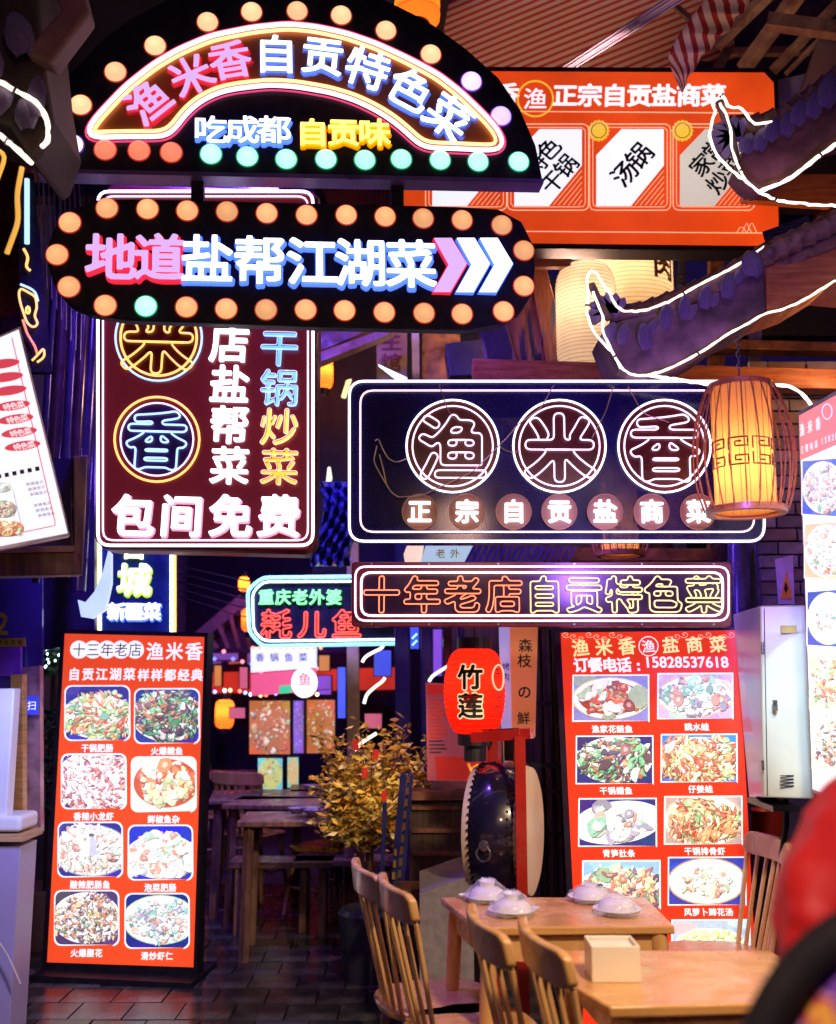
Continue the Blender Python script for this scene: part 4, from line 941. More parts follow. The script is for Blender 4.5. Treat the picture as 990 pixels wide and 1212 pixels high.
for i in range(n_):
    f_ = i / (n_ - 1); a = Tq[i]; b = Bq[min(len(Bq) - 1, int(f_ * (len(Bq) - 1)))]
    sc_ = abs(math.sin(f_ * math.pi * 5.5)) * 6 * (1 - f_ * .6)
    for j in range(7):
        g_ = j / 6; p_ = a.lerp(b + Vector((sc_ * .7, sc_)) * 1, g_)
        vs.append(tuple(at(p_.x, p_.y, 4.7 + .016 * math.sin(f_ * 34) * g_ + .2 * f_) - t.location)); uvs.append((g_, f_))
for i in range(n_ - 1):
    for j in range(6): a = i * 7 + j; fs.append((a, a + 7, a + 8, a + 1))
me = bpy.data.meshes.new('valance'); me.from_pydata(vs, [], fs); ul = me.uv_layers.new(name='UVMap')
for lp in me.loops: ul.data[lp.index].uv = (uvs[lp.vertex_index][0], uvs[lp.vertex_index][1] + uvs[lp.vertex_index][0] * -.40)
me.materials.append(striped('valance_canvas', (.36, .02, .015), (.75, .52, .42), 8)); o = link('valance', me, t, True); o.modifiers.new('thickness', 'SOLIDIFY').thickness = .005
# striped curtain seen between the two marquee signs
t = thing('striped_curtain', at(420, 240, 5.6), 'dark striped curtain between the arched and arrow signs', 'curtain')
mb = MB()
for k in range(18): mb.beam(at(378 + k * 5.5, 205, 5.6), at(398 + k * 4.2, 262, 5.6), .010, .02)
wpart('fold', mb, mat('pink_brown_cloth', (.38, .15, .12), .7), t)
ppart('cloth', [(370, 200), (480, 200), (480, 300), (380, 300)], 5.7, .01, mat('dark_cloth', (.06, .025, .05), .7), t)

# ---------------------------------------------------------------- rafters top right
t = thing('timber_roof_frame', at(900, 60, 5.2), 'pale timber rafters crossing under the roof above the upturned eave', 'roof frame')
raf = wood('pale_rafter', (.20, .10, .07), (.42, .25, .16), .5, 0, (3, 3, 3), 5, .15)
for (x0, y0, x1, y1, w_, Ya, Yb) in ((850, 52, 915, -12, .055, 5.6, 5.2), (880, 82, 950, -14, .065, 5.4, 5.0), (908, 25, 1040, 42, .065, 4.9, 4.8), (915, 84, 1000, -4, .04, 5.3, 5.0), (930, 88, 1010, 6, .02, 5.3, 5.0), (840, 96, 862, 60, .05, 5.6, 5.6), (860, 62, 960, 60, .04, 5.7, 5.6), (780, -10, 860, 60, .03, 5.9, 5.9)):
    wpart('rafter', MB().beam(at(x0, y0, Ya), at(x1, y1, Yb), w_, w_ * 1.1), raf, t)
ppart('roof_boarding', [(820, -60), (1100, -60), (1100, 150), (820, 110)], [6.6, 6.2, 6.2, 6.6], .05, mat('dark_roof_boards', (.05, .03, .06), .6, 0, .4, 4), t)
ppart('plaster_wall', [(970, 45), (1090, 20), (1090, 190), (935, 150)], [5.0, 4.8, 4.8, 5.0], .05, mat('pinkish_plaster', (.50, .30, .26), .6, 0, .25, 4, .2, dirt=.3), t)
ppart('plaster_wall', [(918, 95), (962, 85), (975, 160), (918, 165)], 5.15, .05, mat('lilac_plaster', (.40, .32, .48), .6, 0, .25, 4, .2, dirt=.3), t)
ppart('wood_panel', [(880, 206), (1080, 206), (1080, 250), (880, 236)], 4.9, .05, owood, t)
ppart('dark_backing', [(918, 170), (1100, 170), (1100, 360), (918, 320)], 5.6, .05, mat('dark_cavity', (.03, .018, .03), .6), t)
for q, m_ in (([(896, 300), (1000, 246)], oldwood), ([(905, 282), (960, 262)], steel), ([(925, 262), (965, 262)], dark_steel)):
    wpart('rail', MB().beam(at(*q[0], 4.7), at(*q[1], 4.6), .05, .05), m_, t)

# ---------------------------------------------------------------- upturned eaves with LED rope
tile_m = mat('grey_violet_tile', (.17, .13, .24), .4, 0, .35, 14, .25)
eave_m = mat('weathered_eave_plaster', (.24, .14, .18), .6, 0, .45, 9, .6, dirt=.6)
rtile = wood('brown_ridge_tile', (.07, .035, .03), (.24, .13, .09), .5, 0, (4, 4, 4), 6, .2)
def crv(pts, Y0, Y1, step=6, it=2):
    q = resample([Vector(p) for p in pts], step, it, False); n = len(q); return [at(p.x, p.y, Y0 + (Y1 - Y0) * i / (n - 1)) for i, p in enumerate(q)]
petal = MB(); ring_ = []
for k in range(9):
    a = R(-90 + k * 22.5)
for j, (zz_, rr) in enumerate(((.12, .05), (0, .30), (-.28, .50), (-.55, .50), (-.85, .26))):
    for k in range(9): a = math.pi * k / 8; ring_.append((math.cos(a) * rr, -math.sin(a) * rr * .5, zz_ if zz_ > 0 else zz_))
petal.add(ring_, [(j * 9 + k, j * 9 + k + 1, (j + 1) * 9 + k + 1, (j + 1) * 9 + k) for j in range(4) for k in range(8)] + [tuple(range(9))])
petal_me = petal.mesh('drip_tile', tile_m); smooth_mesh(petal_me, 60)
def petals(t, lst):
    for px, py, Y, w_, h_, tilt in lst:
        o = link('drip_tile', petal_me, t); o.location = at(px, py, Y) - t.location; o.scale = (w_ * 1.25 * mpp(Y), w_ * mpp(Y), h_ * 1.1 * mpp(Y)); o.rotation_euler = (R(-8), R(tilt), 0)
        if o.modifiers.get('x') is None: pass
def collars(t, pts, Y0, Y1, r_):
    q = crv(pts, Y0, Y1, 6, 2)
    for i in range(2, len(q) - 1, 3):
        d = (q[i + 1] - q[i]).normalized() * .022; wpart('tile_collar', MB().tube([q[i] - d, q[i] + d * .2, q[i] + d], [r_ * .92, r_, r_ * 1.12], 10), rtile, t, True)
t = pthing('lower_upturned_eave', 'lower upturned grey roof eave outlined by a glowing LED rope beside the paper lanterns', 'roof eave', (860, 380), 3.9)
body = [(990, 318), (1100, 270), (1100, 380), (990, 334), (950, 356), (905, 372), (885, 384), (862, 394), (838, 412), (808, 428), (785, 438), (768, 443), (745, 442), (735, 436), (724, 412), (714, 388), (722, 376), (760, 372), (800, 360), (850, 338), (880, 322), (912, 306)]
ppart('fascia', [(715, 388), (740, 378), (800, 362), (850, 342), (890, 322), (905, 316), (907, 370), (885, 384), (862, 394), (838, 412), (808, 428), (785, 438), (768, 443), (745, 442), (735, 436), (724, 412)], 3.9, .30, eave_m, t, .006)
ppart('orange_fascia', [(907, 316), (1100, 230), (1100, 340), (990, 330), (950, 354), (908, 369)], 3.9, .30, owood, t, .006)
wpart('ridge_tile', MB().tube(crv([(722, 372), (760, 370), (800, 355), (850, 334), (900, 304), (960, 276), (1060, 230)], 3.95, 3.8), .040, 12), rtile, t, True)
wpart('ridge_tile', MB().tube(crv([(722, 380), (780, 375), (840, 350), (905, 322), (1060, 250)], 4.05, 3.85), .036, 12), rtile, t, True)
collars(t, [(722, 372), (760, 370), (800, 355), (850, 334), (900, 304), (960, 276), (1060, 230)], 3.95, 3.8, .044)
petals(t, [(726, 384, 3.86, 13, 30, 25), (740, 386, 3.86, 12, 28, 14), (762, 386, 3.85, 15, 36, -4), (776, 380, 3.86, 10, 24, 30), (790, 363, 3.84, 14, 34, 10), (812, 352, 3.84, 13, 34, 8), (824, 362, 3.86, 9, 24, 34), (838, 340, 3.84, 14, 34, 14), (850, 348, 3.86, 9, 22, 30), (864, 326, 3.83, 15, 36, 12), (880, 318, 3.85, 10, 26, 30), (892, 300, 3.82, 22, 36, 10)])
fan = MB()
for k in range(7):
    a = R(215 - k * 26); c = at(722, 372, 3.86); fan.prism([(0, 0), (.030, .004), (.034, .07), (.018, .088), (0, .07)], -.012, .012, M=Matrix.Translation(c) @ Matrix.Rotation(R(90), 4, 'X') @ Matrix.Rotation(a - R(90), 4, 'Z'))
wpart('fan_finial', fan, tile_m, t)
wpart('curl_finial', MB().tube(crv([(722, 378), (712, 362), (704, 345), (700, 336)], 3.86, 3.86, 4), [.022] * 3 + [.018] * 30, 8) if 0 else MB().tube(crv([(722, 378), (712, 362), (704, 345), (700, 336)], 3.86, 3.86, 5), .016, 8), rtile, t, True)
def rope(t, pts, Y0, Y1, r=.010, bead=False):
    q = crv(pts, Y0, Y1, 5, 2); rgr = random.Random(len(q)); n_ = len(q)
    q = [p + Vector((rgr.gauss(0, .0006), rgr.gauss(0, .002), rgr.gauss(0, .0008))) for p in q]
    rr_ = [r * (1 + .22 * math.sin(i * 2.1) * (i % 2)) for i in range(n_)]
    wpart('led_rope', MB().tube(q, rr_, 8), rope_n, t, True)
    for i in range(16, n_ - 3, 37):
        d = (q[i + 1] - q[i]).normalized(); wpart('rope_clip', MB().beam(q[i] - d * .004, q[i] + d * .004, r * 2.5, r * 2.5), steel, t)
rope(t, [(1060, 292), (990, 331), (970, 344), (950, 356), (928, 366), (905, 371), (880, 386), (862, 395), (838, 412), (808, 429), (785, 439), (768, 444), (752, 445), (737, 438), (728, 420), (712, 404), (700, 388), (694, 366), (697, 344), (694, 328), (700, 318), (708, 323), (712, 335), (722, 345), (728, 362), (740, 369), (762, 368), (790, 358), (830, 336), (880, 310), (905, 292)], 3.84, 3.84, .0050)
rope(t, [(702, 345), (708, 362), (716, 376), (712, 388), (720, 406), (735, 436)], 3.80, 3.84, .005)
rope(t, [(768, 444), (800, 449), (850, 456), (905, 456), (935, 456), (955, 470), (962, 482)], 3.84, 3.75, .0068)

t = pthing('upper_upturned_eave', 'upper upturned roof eave with finger-shaped tip and LED rope before the orange light box', 'roof eave', (930, 180), 3.7)
ppart('fascia', [(872, 200), (885, 168), (920, 150), (960, 118), (1000, 90), (1100, 60), (1100, 140), (990, 168), (960, 190), (925, 212), (900, 222), (884, 214)], 3.7, .12, mat('rosy_eave_plaster', (.26, .11, .09), .6, 0, .5, 8, .5, dirt=.5), t, .006)
wpart('ridge_tile', MB().tube(crv([(862, 150), (890, 152), (925, 142), (960, 118), (1000, 88), (1080, 50)], 3.76, 3.6), .045, 12), rtile, t, True)
collars(t, [(862, 150), (890, 152), (925, 142), (960, 118), (1000, 88), (1080, 50)], 3.76, 3.6, .050)
petals(t, [(888, 160, 3.66, 16, 32, 22), (904, 154, 3.66, 15, 36, 18), (918, 142, 3.65, 16, 38, 22), (936, 134, 3.65, 16, 40, 18), (950, 120, 3.64, 17, 42, 20), (968, 110, 3.63, 17, 44, 18), (984, 90, 3.62, 20, 56, 16), (1004, 80, 3.62, 20, 56, 16)])
fan = MB()
for k in range(8):
    a = R(255 - k * 26); c = at(868, 165, 3.66); fan.prism([(0, 0), (.030, .004), (.034, .075), (.018, .094), (0, .075)], -.012, .012, M=Matrix.Translation(c) @ Matrix.Rotation(R(90), 4, 'X') @ Matrix.Rotation(a - R(90), 4, 'Z'))
wpart('fan_finial', fan, tile_m, t)
wpart('curl_finial', MB().tube(crv([(872, 190), (866, 160), (858, 138), (852, 120)], 3.66, 3.66, 5), .017, 8), rtile, t, True)
rope(t, [(893, 158), (912, 143), (900, 147), (888, 146), (880, 130), (870, 124), (862, 127), (856, 112), (850, 108), (841, 112), (842, 124), (850, 134), (842, 142), (843, 152), (839, 160), (843, 175), (852, 190), (870, 206), (885, 218), (905, 230), (930, 238), (960, 242), (1060, 246)], 3.64, 3.6, .0085) if 0 else None
rope(t, [(914, 143), (900, 147), (890, 146), (884, 134), (876, 126), (868, 126), (862, 128), (858, 115), (852, 107), (843, 108), (840, 116), (844, 125), (850, 132), (843, 138), (844, 148), (839, 154), (841, 166), (848, 182), (862, 198), (880, 212), (900, 228), (925, 238), (960, 242), (1060, 246)], 3.64, 3.6, .0054)
rope(t, [(852, 122), (860, 136), (866, 154), (866, 174), (872, 192), (884, 216)], 3.60, 3.62, .005)
rope(t, [(900, 226), (935, 212), (965, 188), (1000, 164), (1060, 130)], 3.64, 3.6, .0075)

t = pthing('left_upturned_eave', 'mossy brown roof corner with LED rope loop at the top left corner', 'roof eave', (10, 150), 3.0)
ppart('fascia', [(-90, -60), (40, -60), (46, 20), (52, 80), (62, 140), (48, 180), (36, 190), (10, 150), (-90, 120)], 3.0, .3, mat('mossy_brown_stone', (.045, .028, .02), .6, 0, .6, 7, .5), t, .02)
ppart('carved_block', [(28, 60), (60, 74), (105, 15), (96, -20), (60, -20), (72, 10)], 2.95, .08, mat('dull_pink_stone', (.22, .11, .10), .6, 0, .3, 9, .4), t, .012)
moss = petals(t, [(6, 100, 2.95, 26, 50, 10), (30, 118, 2.95, 24, 50, -10), (44, 95, 2.95, 20, 60, -4), (16, 20, 2.95, 30, 70, -20), (-10, 60, 2.95, 30, 60, 0)])
rope(t, [(-60, 82), (-20, 92), (0, 97), (20, 108), (40, 118), (50, 128), (57, 145), (57, 165), (50, 174)], 2.92, 2.92, .0075)
rope(t, [(-60, 118), (-10, 152), (10, 168), (38, 193)], 2.92, 2.92, .008)
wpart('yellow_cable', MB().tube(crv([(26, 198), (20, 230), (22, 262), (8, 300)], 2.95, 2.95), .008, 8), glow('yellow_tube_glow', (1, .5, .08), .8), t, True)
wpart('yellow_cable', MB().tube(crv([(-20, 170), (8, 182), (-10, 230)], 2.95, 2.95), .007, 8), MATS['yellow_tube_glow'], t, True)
# ================================================================= LANTERNS
def shade_mat(name, col, transl=.85):
    m, t_, p = new_mat(name); N = t_.nodes; L = t_.links
    out = N['Material Output']; tr = N.new('ShaderNodeBsdfTranslucent'); tr.inputs[0].default_value = (*col, 1)
    df = N.new('ShaderNodeBsdfDiffuse'); df.inputs[0].default_value = (*col, 1)
    ms = N.new('ShaderNodeMixShader'); ms.inputs[0].default_value = transl
    tc = N.new('ShaderNodeTexCoord'); nz = N.new('ShaderNodeTexNoise'); nz.inputs['Scale'].default_value = 14; nz.inputs['Detail'].default_value = 5
    L.new(tc.outputs['Object'], nz.inputs['Vector']); cr = N.new('ShaderNodeMix'); cr.data_type = 'RGBA'
    cr.inputs[6].default_value = (*[c * .72 for c in col], 1); cr.inputs[7].default_value = (*col, 1)
    L.new(nz.outputs['Fac'], cr.inputs[0]); L.new(cr.outputs[2], tr.inputs[0]); L.new(cr.outputs[2], df.inputs[0])
    L.new(df.outputs[0], ms.inputs[1]); L.new(tr.outputs[0], ms.inputs[2]); L.new(ms.outputs[0], out.inputs[0]); return m
def bulb_light(par, loc, e, col, r=.03):
    d = bpy.data.lights.new('bulb_light', 'POINT'); d.energy = e; d.color = col; d.shadow_soft_size = r
    o = bpy.data.objects.new('bulb_light', d); COL.objects.link(o); o.parent = par; o.location = loc; return o
# caged cylinder lantern
bam = wood('varnished_bamboo', (.18, .05, .02), (.42, .15, .05), .35, .3, (1, 1, 6), 8)
def caged_lantern(px, py0, py1, Y, label, e, scale_w=1.0, chain_top=None):
    c0 = at(px, (py0 + py1) / 2, Y); k = mpp(Y); H = (at(px, py0, Y).z - at(px, py1, Y).z); h = H / 2
    t = thing('caged_lantern', c0, label, 'lantern', 'caged fabric lanterns'); w_ = scale_w
    r0 = 35.5 * k * w_; rt = 36.5 * k * w_; rb = 45 * k * w_; rm = 60 * k * w_
    sh = shade_mat('amber_fabric', (1.0, .55, .20))
    part('fabric_shade', MB().lathe([(r0, -h), (r0, -h * .5), (r0, 0), (r0, h * .5), (r0, h)], 40), sh, t, True)
    for k_ in range(22):
        a = 2 * math.pi * k_ / 22; q = []
        part('pleat', MB().tube([(r0 * 1.006 * math.cos(a), r0 * 1.006 * math.sin(a), -h), (r0 * 1.006 * math.cos(a), r0 * 1.006 * math.sin(a), h)], .0012, 4), bam, t)
    for k_ in range(22):
        a = 2 * math.pi * (k_ + .5) / 22; q = []
        for i in range(11):
            f = i / 10; z = -h + f * H; rr = (rb * (1 - f) + rt * f) + (rm - (rb + rt) / 2) * math.sin(math.pi * (f * .92 + .04)) ** .8 * .98
            q.append((rr * math.cos(a), rr * math.sin(a), z))
        part('cage_rib', MB().tube(q, .0028, 5), bam, t, True)
    part('top_ring', MB().lathe([(rt * .9, h - .006), (rt * 1.06, h - .006), (rt * 1.06, h + .010), (rt * .9, h + .010), (rt * .9, h - .006)], 36), bam, t, True)
    part('bottom_ring', MB().lathe([(rb * .84, -h - .012), (rb * 1.04, -h - .012), (rb * 1.06, -h + .010), (rb * .84, -h + .010), (rb * .84, -h - .012)], 36), bam, t, True)
    fret = MB(); m = 8
    for k_ in range(m):
        for sgn in (1, -1):
            key = [(0, 0), (0, 1), (1, 1), (1, .25), (.35, .25), (.35, .65), (.68, .65)]
            pts = []
            for (x_, y_) in key:
                a = 2 * math.pi * (k_ + x_ * .80) / m; z = sgn * (.006 + y_ * .088 * h * 2 * 1.05) - h * .12
                pts.append((r0 * 1.02 * math.cos(a), r0 * 1.02 * math.sin(a), z))
            pp = []
            for i in range(len(pts) - 1):
                for j in range(3):
                    v = Vector(pts[i]).lerp(Vector(pts[i + 1]), j / 3); rr = math.hypot(v.x, v.y); v.x *= r0 * 1.02 / rr; v.y *= r0 * 1.02 / rr; pp.append(v)
            pp.append(Vector(pts[-1])); fret.tube(pp, .0032, 4)
    part('fretwork', fret, mat('dark_bronze', (.12, .05, .015), .4, .3), t)
    bulb_light(t, (0, 0, -h * .35), e, (1.0, .62, .28), .035)
    part('bulb', MB().lathe([(.001, -.04), (.02, -.03), (.028, -.01), (.02, .02), (.012, .035), (.001, .04)], 14, (0, 0, -h * .35 + .085)), glow('lantern_bulb', (1, .7, .35), 6), t, True)
    if chain_top:
        zt = at(px, chain_top, Y).z - c0.z; n = int((zt - h) / .022)
        for i in range(n):
            z = h + (i + .5) * .022; q = [(.006 * math.cos(a), 0, z + .013 * math.sin(a)) if i % 2 else (0, .006 * math.cos(a), z + .013 * math.sin(a)) for a in [2 * math.pi * j / 10 for j in range(10)]]
            part('chain_link', MB().tube(q, .0018, 5, True), steel, t)
        for a in (0, 2.1, 4.2): part('hanging_wire', MB().tube([(rt * math.cos(a), rt * math.sin(a), h), (0, 0, h + .03)], .001, 4), steel, t)
    return t
caged_lantern(880, 458, 604, 3.45, 'glowing amber lantern in a bulging bamboo cage hanging on a chain at the right', 7.0, 1.0, 392)
caged_lantern(733, 545, 655, 4.9, 'dim orange caged lantern seen through the wide dark neon sign', 2.2, .62)
# white paper lanterns
def paper_lantern(px, y0, y1, w_, Y, label, m, e, col, name='paper_lantern', group=None, sq=.28, ribs=26, cap=True, txt=None):
    c0 = at(px, (y0 + y1) / 2, Y); k = mpp(Y); H = at(px, y0, Y).z - at(px, y1, Y).z; r = w_ / 2 * k
    t = thing(name, c0, label, 'lantern', group); prof = []
    n = ribs * 2
    for i in range(n + 1):
        f = i / n; z = (f - .5) * H; e_ = min(f, 1 - f) / sq
        rr = r * (1 if e_ >= 1 else (.52 + .48 * math.sqrt(max(0, 1 - (1 - e_) ** 2)))); rr *= 1 - (.020 if i % 2 else 0); prof.append((rr, z))
    part('paper_shade', MB().lathe(prof, 36), m, t, True, ang=80)
    if cap:
        for sgn in (1, -1): part('end_cap', MB().lathe([(r * .50, 0), (r * .56, 0), (r * .56, .05 * sgn), (r * .50, .05 * sgn), (r * .50, 0)], 28, (0, 0, sgn * H / 2 - (.0 if sgn > 0 else 0))), mat('black_lantern_cap', (.02, .02, .03), .4), t)
    hoops = MB()
    for i in range(0, n + 1, 2): hoops.lathe([(prof[i][0] + .0005, prof[i][1] - .0012), (prof[i][0] + .0022, prof[i][1]), (prof[i][0] + .0005, prof[i][1] + .0012)], 36)
    part('hoops', hoops, bam, t, True)['kind'] = 'stuff'
    bulb_light(t, (0, 0, H * .12), e, col, .05); return t, r, H
wp = shade_mat('cream_paper', (1.0, .86, .66))
paper_lantern(694, 314, 444, 74, 5.3, 'rounded plain cream paper lantern left of the upturned eave tip', wp, 5.5, (1, .80, .55), group='cream paper lanterns', cap=False, sq=.22, ribs=30)
t, r, H = paper_lantern(745, 262, 428, 108, 5.9, 'larger cream paper lantern with brown writing behind the lower eave', shade_mat('deep_cream_paper', (.95, .74, .48)), 6, (1, .80, .55), group='cream paper lanterns', cap=False, sq=.10, ribs=34)
def wrap_text(t, ch, size, ang, z, r, m, outline=None, off=.03):
    for mm, o_, dr_ in ((outline, off + .05, .004), (m, off, .007)):
        if mm is None: continue
        uv, ff, bnd, _ = glyph(ch, o_); k = size * 1.06; mb = MB()
        mb.add([((r + dr_) * math.cos(ang + x * k / r), (r + dr_) * math.sin(ang + x * k / r), z + y * k) for x, y in uv], ff)
        part('lettering', mb, mm, t)
bri = mat('brown_ink', (.22, .05, .02), .6, bump=0)
wrap_text(t, '烧', .17, R(-52), .26, r, bri); wrap_text(t, '肉', .17, R(-52), .08, r, bri)
# red lanterns
rp_ = shade_mat('scarlet_paper', (1.0, .022, .010), .8); bki = mat('black_ink', (.01, .01, .01), .5, bump=0); cri = glow('cream_ink', (1, .72, .42), .8)
t, r, H = paper_lantern(562, 768, 868, 72, 4.7, 'red paper lantern with black characters hanging behind the long narrow sign', rp_, 4.2, (1, .5, .3), 'paper_lantern', None, .5, 16)
wrap_text(t, '竹', .105, R(-101), .062, r, bki, cri, .03); wrap_text(t, '莲', .105, R(-101), -.062, r, bki, cri, .03)
wrap_text(t, '串', .05, R(-48), .08, r, bki, None, .0); wrap_text(t, '烧', .05, R(-50), -.02, r, bki, None, .0); wrap_text(t, '肉', .05, R(-50), -.08, r, bki, None, .0)
em = [((r + .008) * math.cos(R(-46) + .035 * math.cos(a) / r), (r + .008) * math.sin(R(-46) + .035 * math.cos(a) / r), .06 + .055 * math.sin(a)) for a in [2 * math.pi * k / 28 for k in range(28)]]
part('round_emblem', MB().tube(em, .004, 6, True), cri, t, True)
part('hanging_cord', MB().tube([(0, 0, H / 2), (0, 0, H / 2 + .25)], .006, 6), cable_m, t)
part('tassel_block', MB().lathe([(.001, 0), (.05, 0), (.05, -.07), (.001, -.07)], 20, (0, 0, -H / 2 - .05)), mat('dark_tassel', (.03, .03, .05), .5), t)
ol = shade_mat('orange_paper', (1.0, .25, .05), .8)
paper_lantern(384, 425, 460, 22, 7.6, 'small orange lantern just right of the maroon light box', ol, 7, (1, .45, .2), ribs=8)
paper_lantern(494, -28, 28, 60, 4.9, 'orange lantern cut off at the top edge behind the arched sign', ol, 4, (1, .5, .2), ribs=5, sq=.1)
paper_lantern(266, 828, 862, 22, 9.5, 'dim orange lantern down the alley right of the left menu board', ol, 5, (1, .45, .2), ribs=8)
paper_lantern(289, 683, 700, 13, 9.0, 'tiny glowing orange lantern left of the cyan bordered sign', ol, 5, (1, .5, .2), ribs=5)
paper_lantern(296, 720, 748, 20, 10.0, 'faint orange lamp under the far roof by the cyan bordered sign', ol, 3, (1, .5, .2), ribs=5)

# ================================================================= CENTRE: posts, hanging boards
t = thing('weathered_timber_trunk', at(620, 450, 5.4), 'leaning weathered timber trunk with peeling dark paint left of the cream lantern', 'timber')
ww = wood('peeling_wood', (.22, .06, .02), (.50, .20, .08), .5, 0, (9, 1, 1.2), 5, .35, (.012, .012, .06))
w2 = wood('peeling_grey_wood', (.10, .06, .06), (.36, .24, .20), .55, 0, (10, 1, 1.2), 5, .4, (.03, .02, .05))
for x0, x1, m_ in ((570, 596, w2), (597, 618, ww), (619, 640, ww), (641, 660, ww)):
    ppart('stave', [(x0 - 20, 290), (x1 - 20, 290), (x1 + 22, 452), (x0 + 10, 452)], 5.4 + (x0 % 5) * .01, .06, m_, t, .004)
ppart('hat_top', [(632, 306), (676, 306), (676, 315), (632, 316)], 5.2, .04, owood, t)
t = thing('wooden_shop_plaque', at(466, 420, 6.2), 'brown wooden plaque with two dark characters behind the arrow sign', 'plaque')
s = Sign('hanging_wooden_plaque', 'tan wooden plaque with dark red characters above the wide see-through sign', 'plaque', (447, 450), (482, 450), 6.1, 6.1)
bpy.data.objects.remove(t)
s.prism('board', [(446, 380), (482, 380), (482, 455), (446, 455)], -.03, 0, wood('tan_plaque_wood', (.20, .10, .06), (.34, .19, .11), .5))
text(s, '生', 464, 404, 22, 1, .004, mat('dark_red_ink', (.12, .015, .012), .5, bump=0), off=.02); text(s, '馆', 464, 429, 22, 1, .004, MATS['dark_red_ink'], off=.02)
t = thing('upper_shop_frame', at(500, 440, 6.4), 'dark shop frame with lilac post between the arrow sign and the wide neon sign', 'shop frame')
ppart('post', [(487, 380), (496, 380), (497, 470), (489, 470)], 6.3, .06, mat('lilac_post', (.38, .30, .6), .4), t)
ppart('panel', [(500, 380), (545, 380), (545, 470), (500, 470)], 6.4, .05, oldwood, t)
ppart('speaker_box', [(527, 406), (575, 400), (582, 444), (533, 446)], 5.9, .25, mat('navy_box', (.02, .02, .07), .4), t, .01)
ppart('beam', [(370, 420), (466, 385), (466, 393), (370, 432)], 5.8, .10, raf, t)
ppart('beam', [(372, 385), (450, 385), (372, 418)], 5.95, .10, oldwood, t)
ppart('wall', [(370, 330), (700, 330), (700, 760), (370, 760)], 8.2, .1, mat('night_blue_wall', (.025, .02, .07), .6, 0, .5, 3), t)
ppart('sloping_lamp', [(448, 431), (452, 433), (482, 447), (470, 448)], 6.0, .04, glow('cool_lamp_strip', (.75, .9, 1), 2.5), t)
ppart('lamp_strip', [(410, 450), (416, 448), (409, 470), (404, 469)], 6.5, .04, glow('yellow_lamp_strip', (.9, .9, .4), 1.2), t)
ppart('lamp_strip', [(388, 553), (391, 552), (393, 565), (389, 578), (386, 570)], 6.5, .04, MATS['yellow_lamp_strip'], t)
# blue tangled plastic drapes left of wide sign
t = thing('blue_plastic_drape', at(390, 600, 6.0), 'blue-lit crumpled plastic sheet left of the wide neon sign', 'plastic sheet')
nx, ny = 16, 18; vs = []; fs = []
for j in range(ny):
    for i in range(nx):
        u_, v_ = i / (nx - 1), j / (ny - 1); p_ = at(376 + u_ * 46 + 8 * math.sin(v_ * 5), 570 + v_ * 100, 5.9 + .07 * math.sin(i * 1.9 + j * .8) + .05 * math.sin(j * 2.1 - i)); vs.append(tuple(p_ - t.location))
for j in range(ny - 1):
    for i in range(nx - 1): a = j * nx + i; fs.append((a, a + nx, a + nx + 1, a + 1))
me = bpy.data.meshes.new('sheet'); me.from_pydata(vs, [], fs); me.materials.append(mat('blue_plastic', (.12, .16, .6), .2, 0, .4, 10, .3)); link('sheet', me, t).modifiers.new('thickness', 'SOLIDIFY').thickness = .004
# round cream lamp signs between the two centre signs
s = Sign('round_green_shop_sign', 'pale green lit sign with small characters between the two central neon signs', 'shop sign', (500, 668), (560, 668), 5.6, 5.6)
s.prism('face', [(504, 646), (562, 646), (548, 668), (497, 668)], -.03, 0, glow('pale_green_film', (.45, .68, .5), .7)); text(s, '老外', 530, 655, 11, 17, .004, mat('brown_ink', (.2, .05, .02)), off=.0)
s2 = Sign('cream_round_lamp', 'cream round lit lamp just left of the pale green sign', 'lamp', (478, 668), (500, 668), 5.7, 5.7)
s2.prism('face', [(480, 668), (478, 656), (482, 646), (502, 646), (498, 668)], -.05, 0, glow('cream_film', (1, .72, .35), .8))
t = thing('blue_corrugated_awning', at(600, 660, 5.3), 'blue ribbed awning strip between the wide and the long narrow signs', 'awning')
for k in range(17): ppart('rib', [(560 + k * 7.5, 646), (564 + k * 7.5, 646), (552 + k * 7.5, 669), (548 + k * 7.5, 669)], 5.3, .02, mat('blue_rib', (.05, .05, .3), .4), t)

# posts under the narrow sign
t = thing('dark_blue_post_row', at(500, 1050, 5.9), 'row of dark blue posts behind the golden tree', 'posts')
for px, w_, Y, m_ in ((467, 18, 5.9, mat('navy_post', (.02, .025, .09), .3)), (498, 14, 6.0, MATS['navy_post']), (524, 10, 6.1, post), (542, 7, 6.2, MATS['navy_post']), (410, 14, 7.2, mat('cream_pillar', (.55, .42, .32), .5))):
    ppart('post', [(px, 640), (px + w_, 640), (px + w_ + 2, 960), (px + 1, 960)], Y, .1, m_, t, .01)
for i, q in enumerate(([(429, 784), (432, 778), (442, 772), (453, 767), (454, 764)], [(431, 833), (434, 822), (444, 813), (454, 806), (456, 802)], [(508, 807), (511, 801), (520, 795), (530, 789)], [(488, 756), (494, 750)], [(488, 764), (494, 758)], [(420, 888), (430, 878), (446, 868)])):
    tt = tag(part('led_squiggle', MB().tube(crv(q, 5.6, 5.6, 3, 1), .009 if i not in (3, 4) else .006, 7), rope_n if i < 3 or i > 4 else cyan_n, None, True), ['white LED squiggle under the cyan bordered sign', 'white LED squiggle halfway down beside the cream pillar', 'white LED squiggle left of the red lantern', 'upper tiny cyan dash on the dark blue post', 'lower tiny cyan dash on the dark blue post', 'white LED squiggle at the top of the golden tree'][i], 'LED strip')
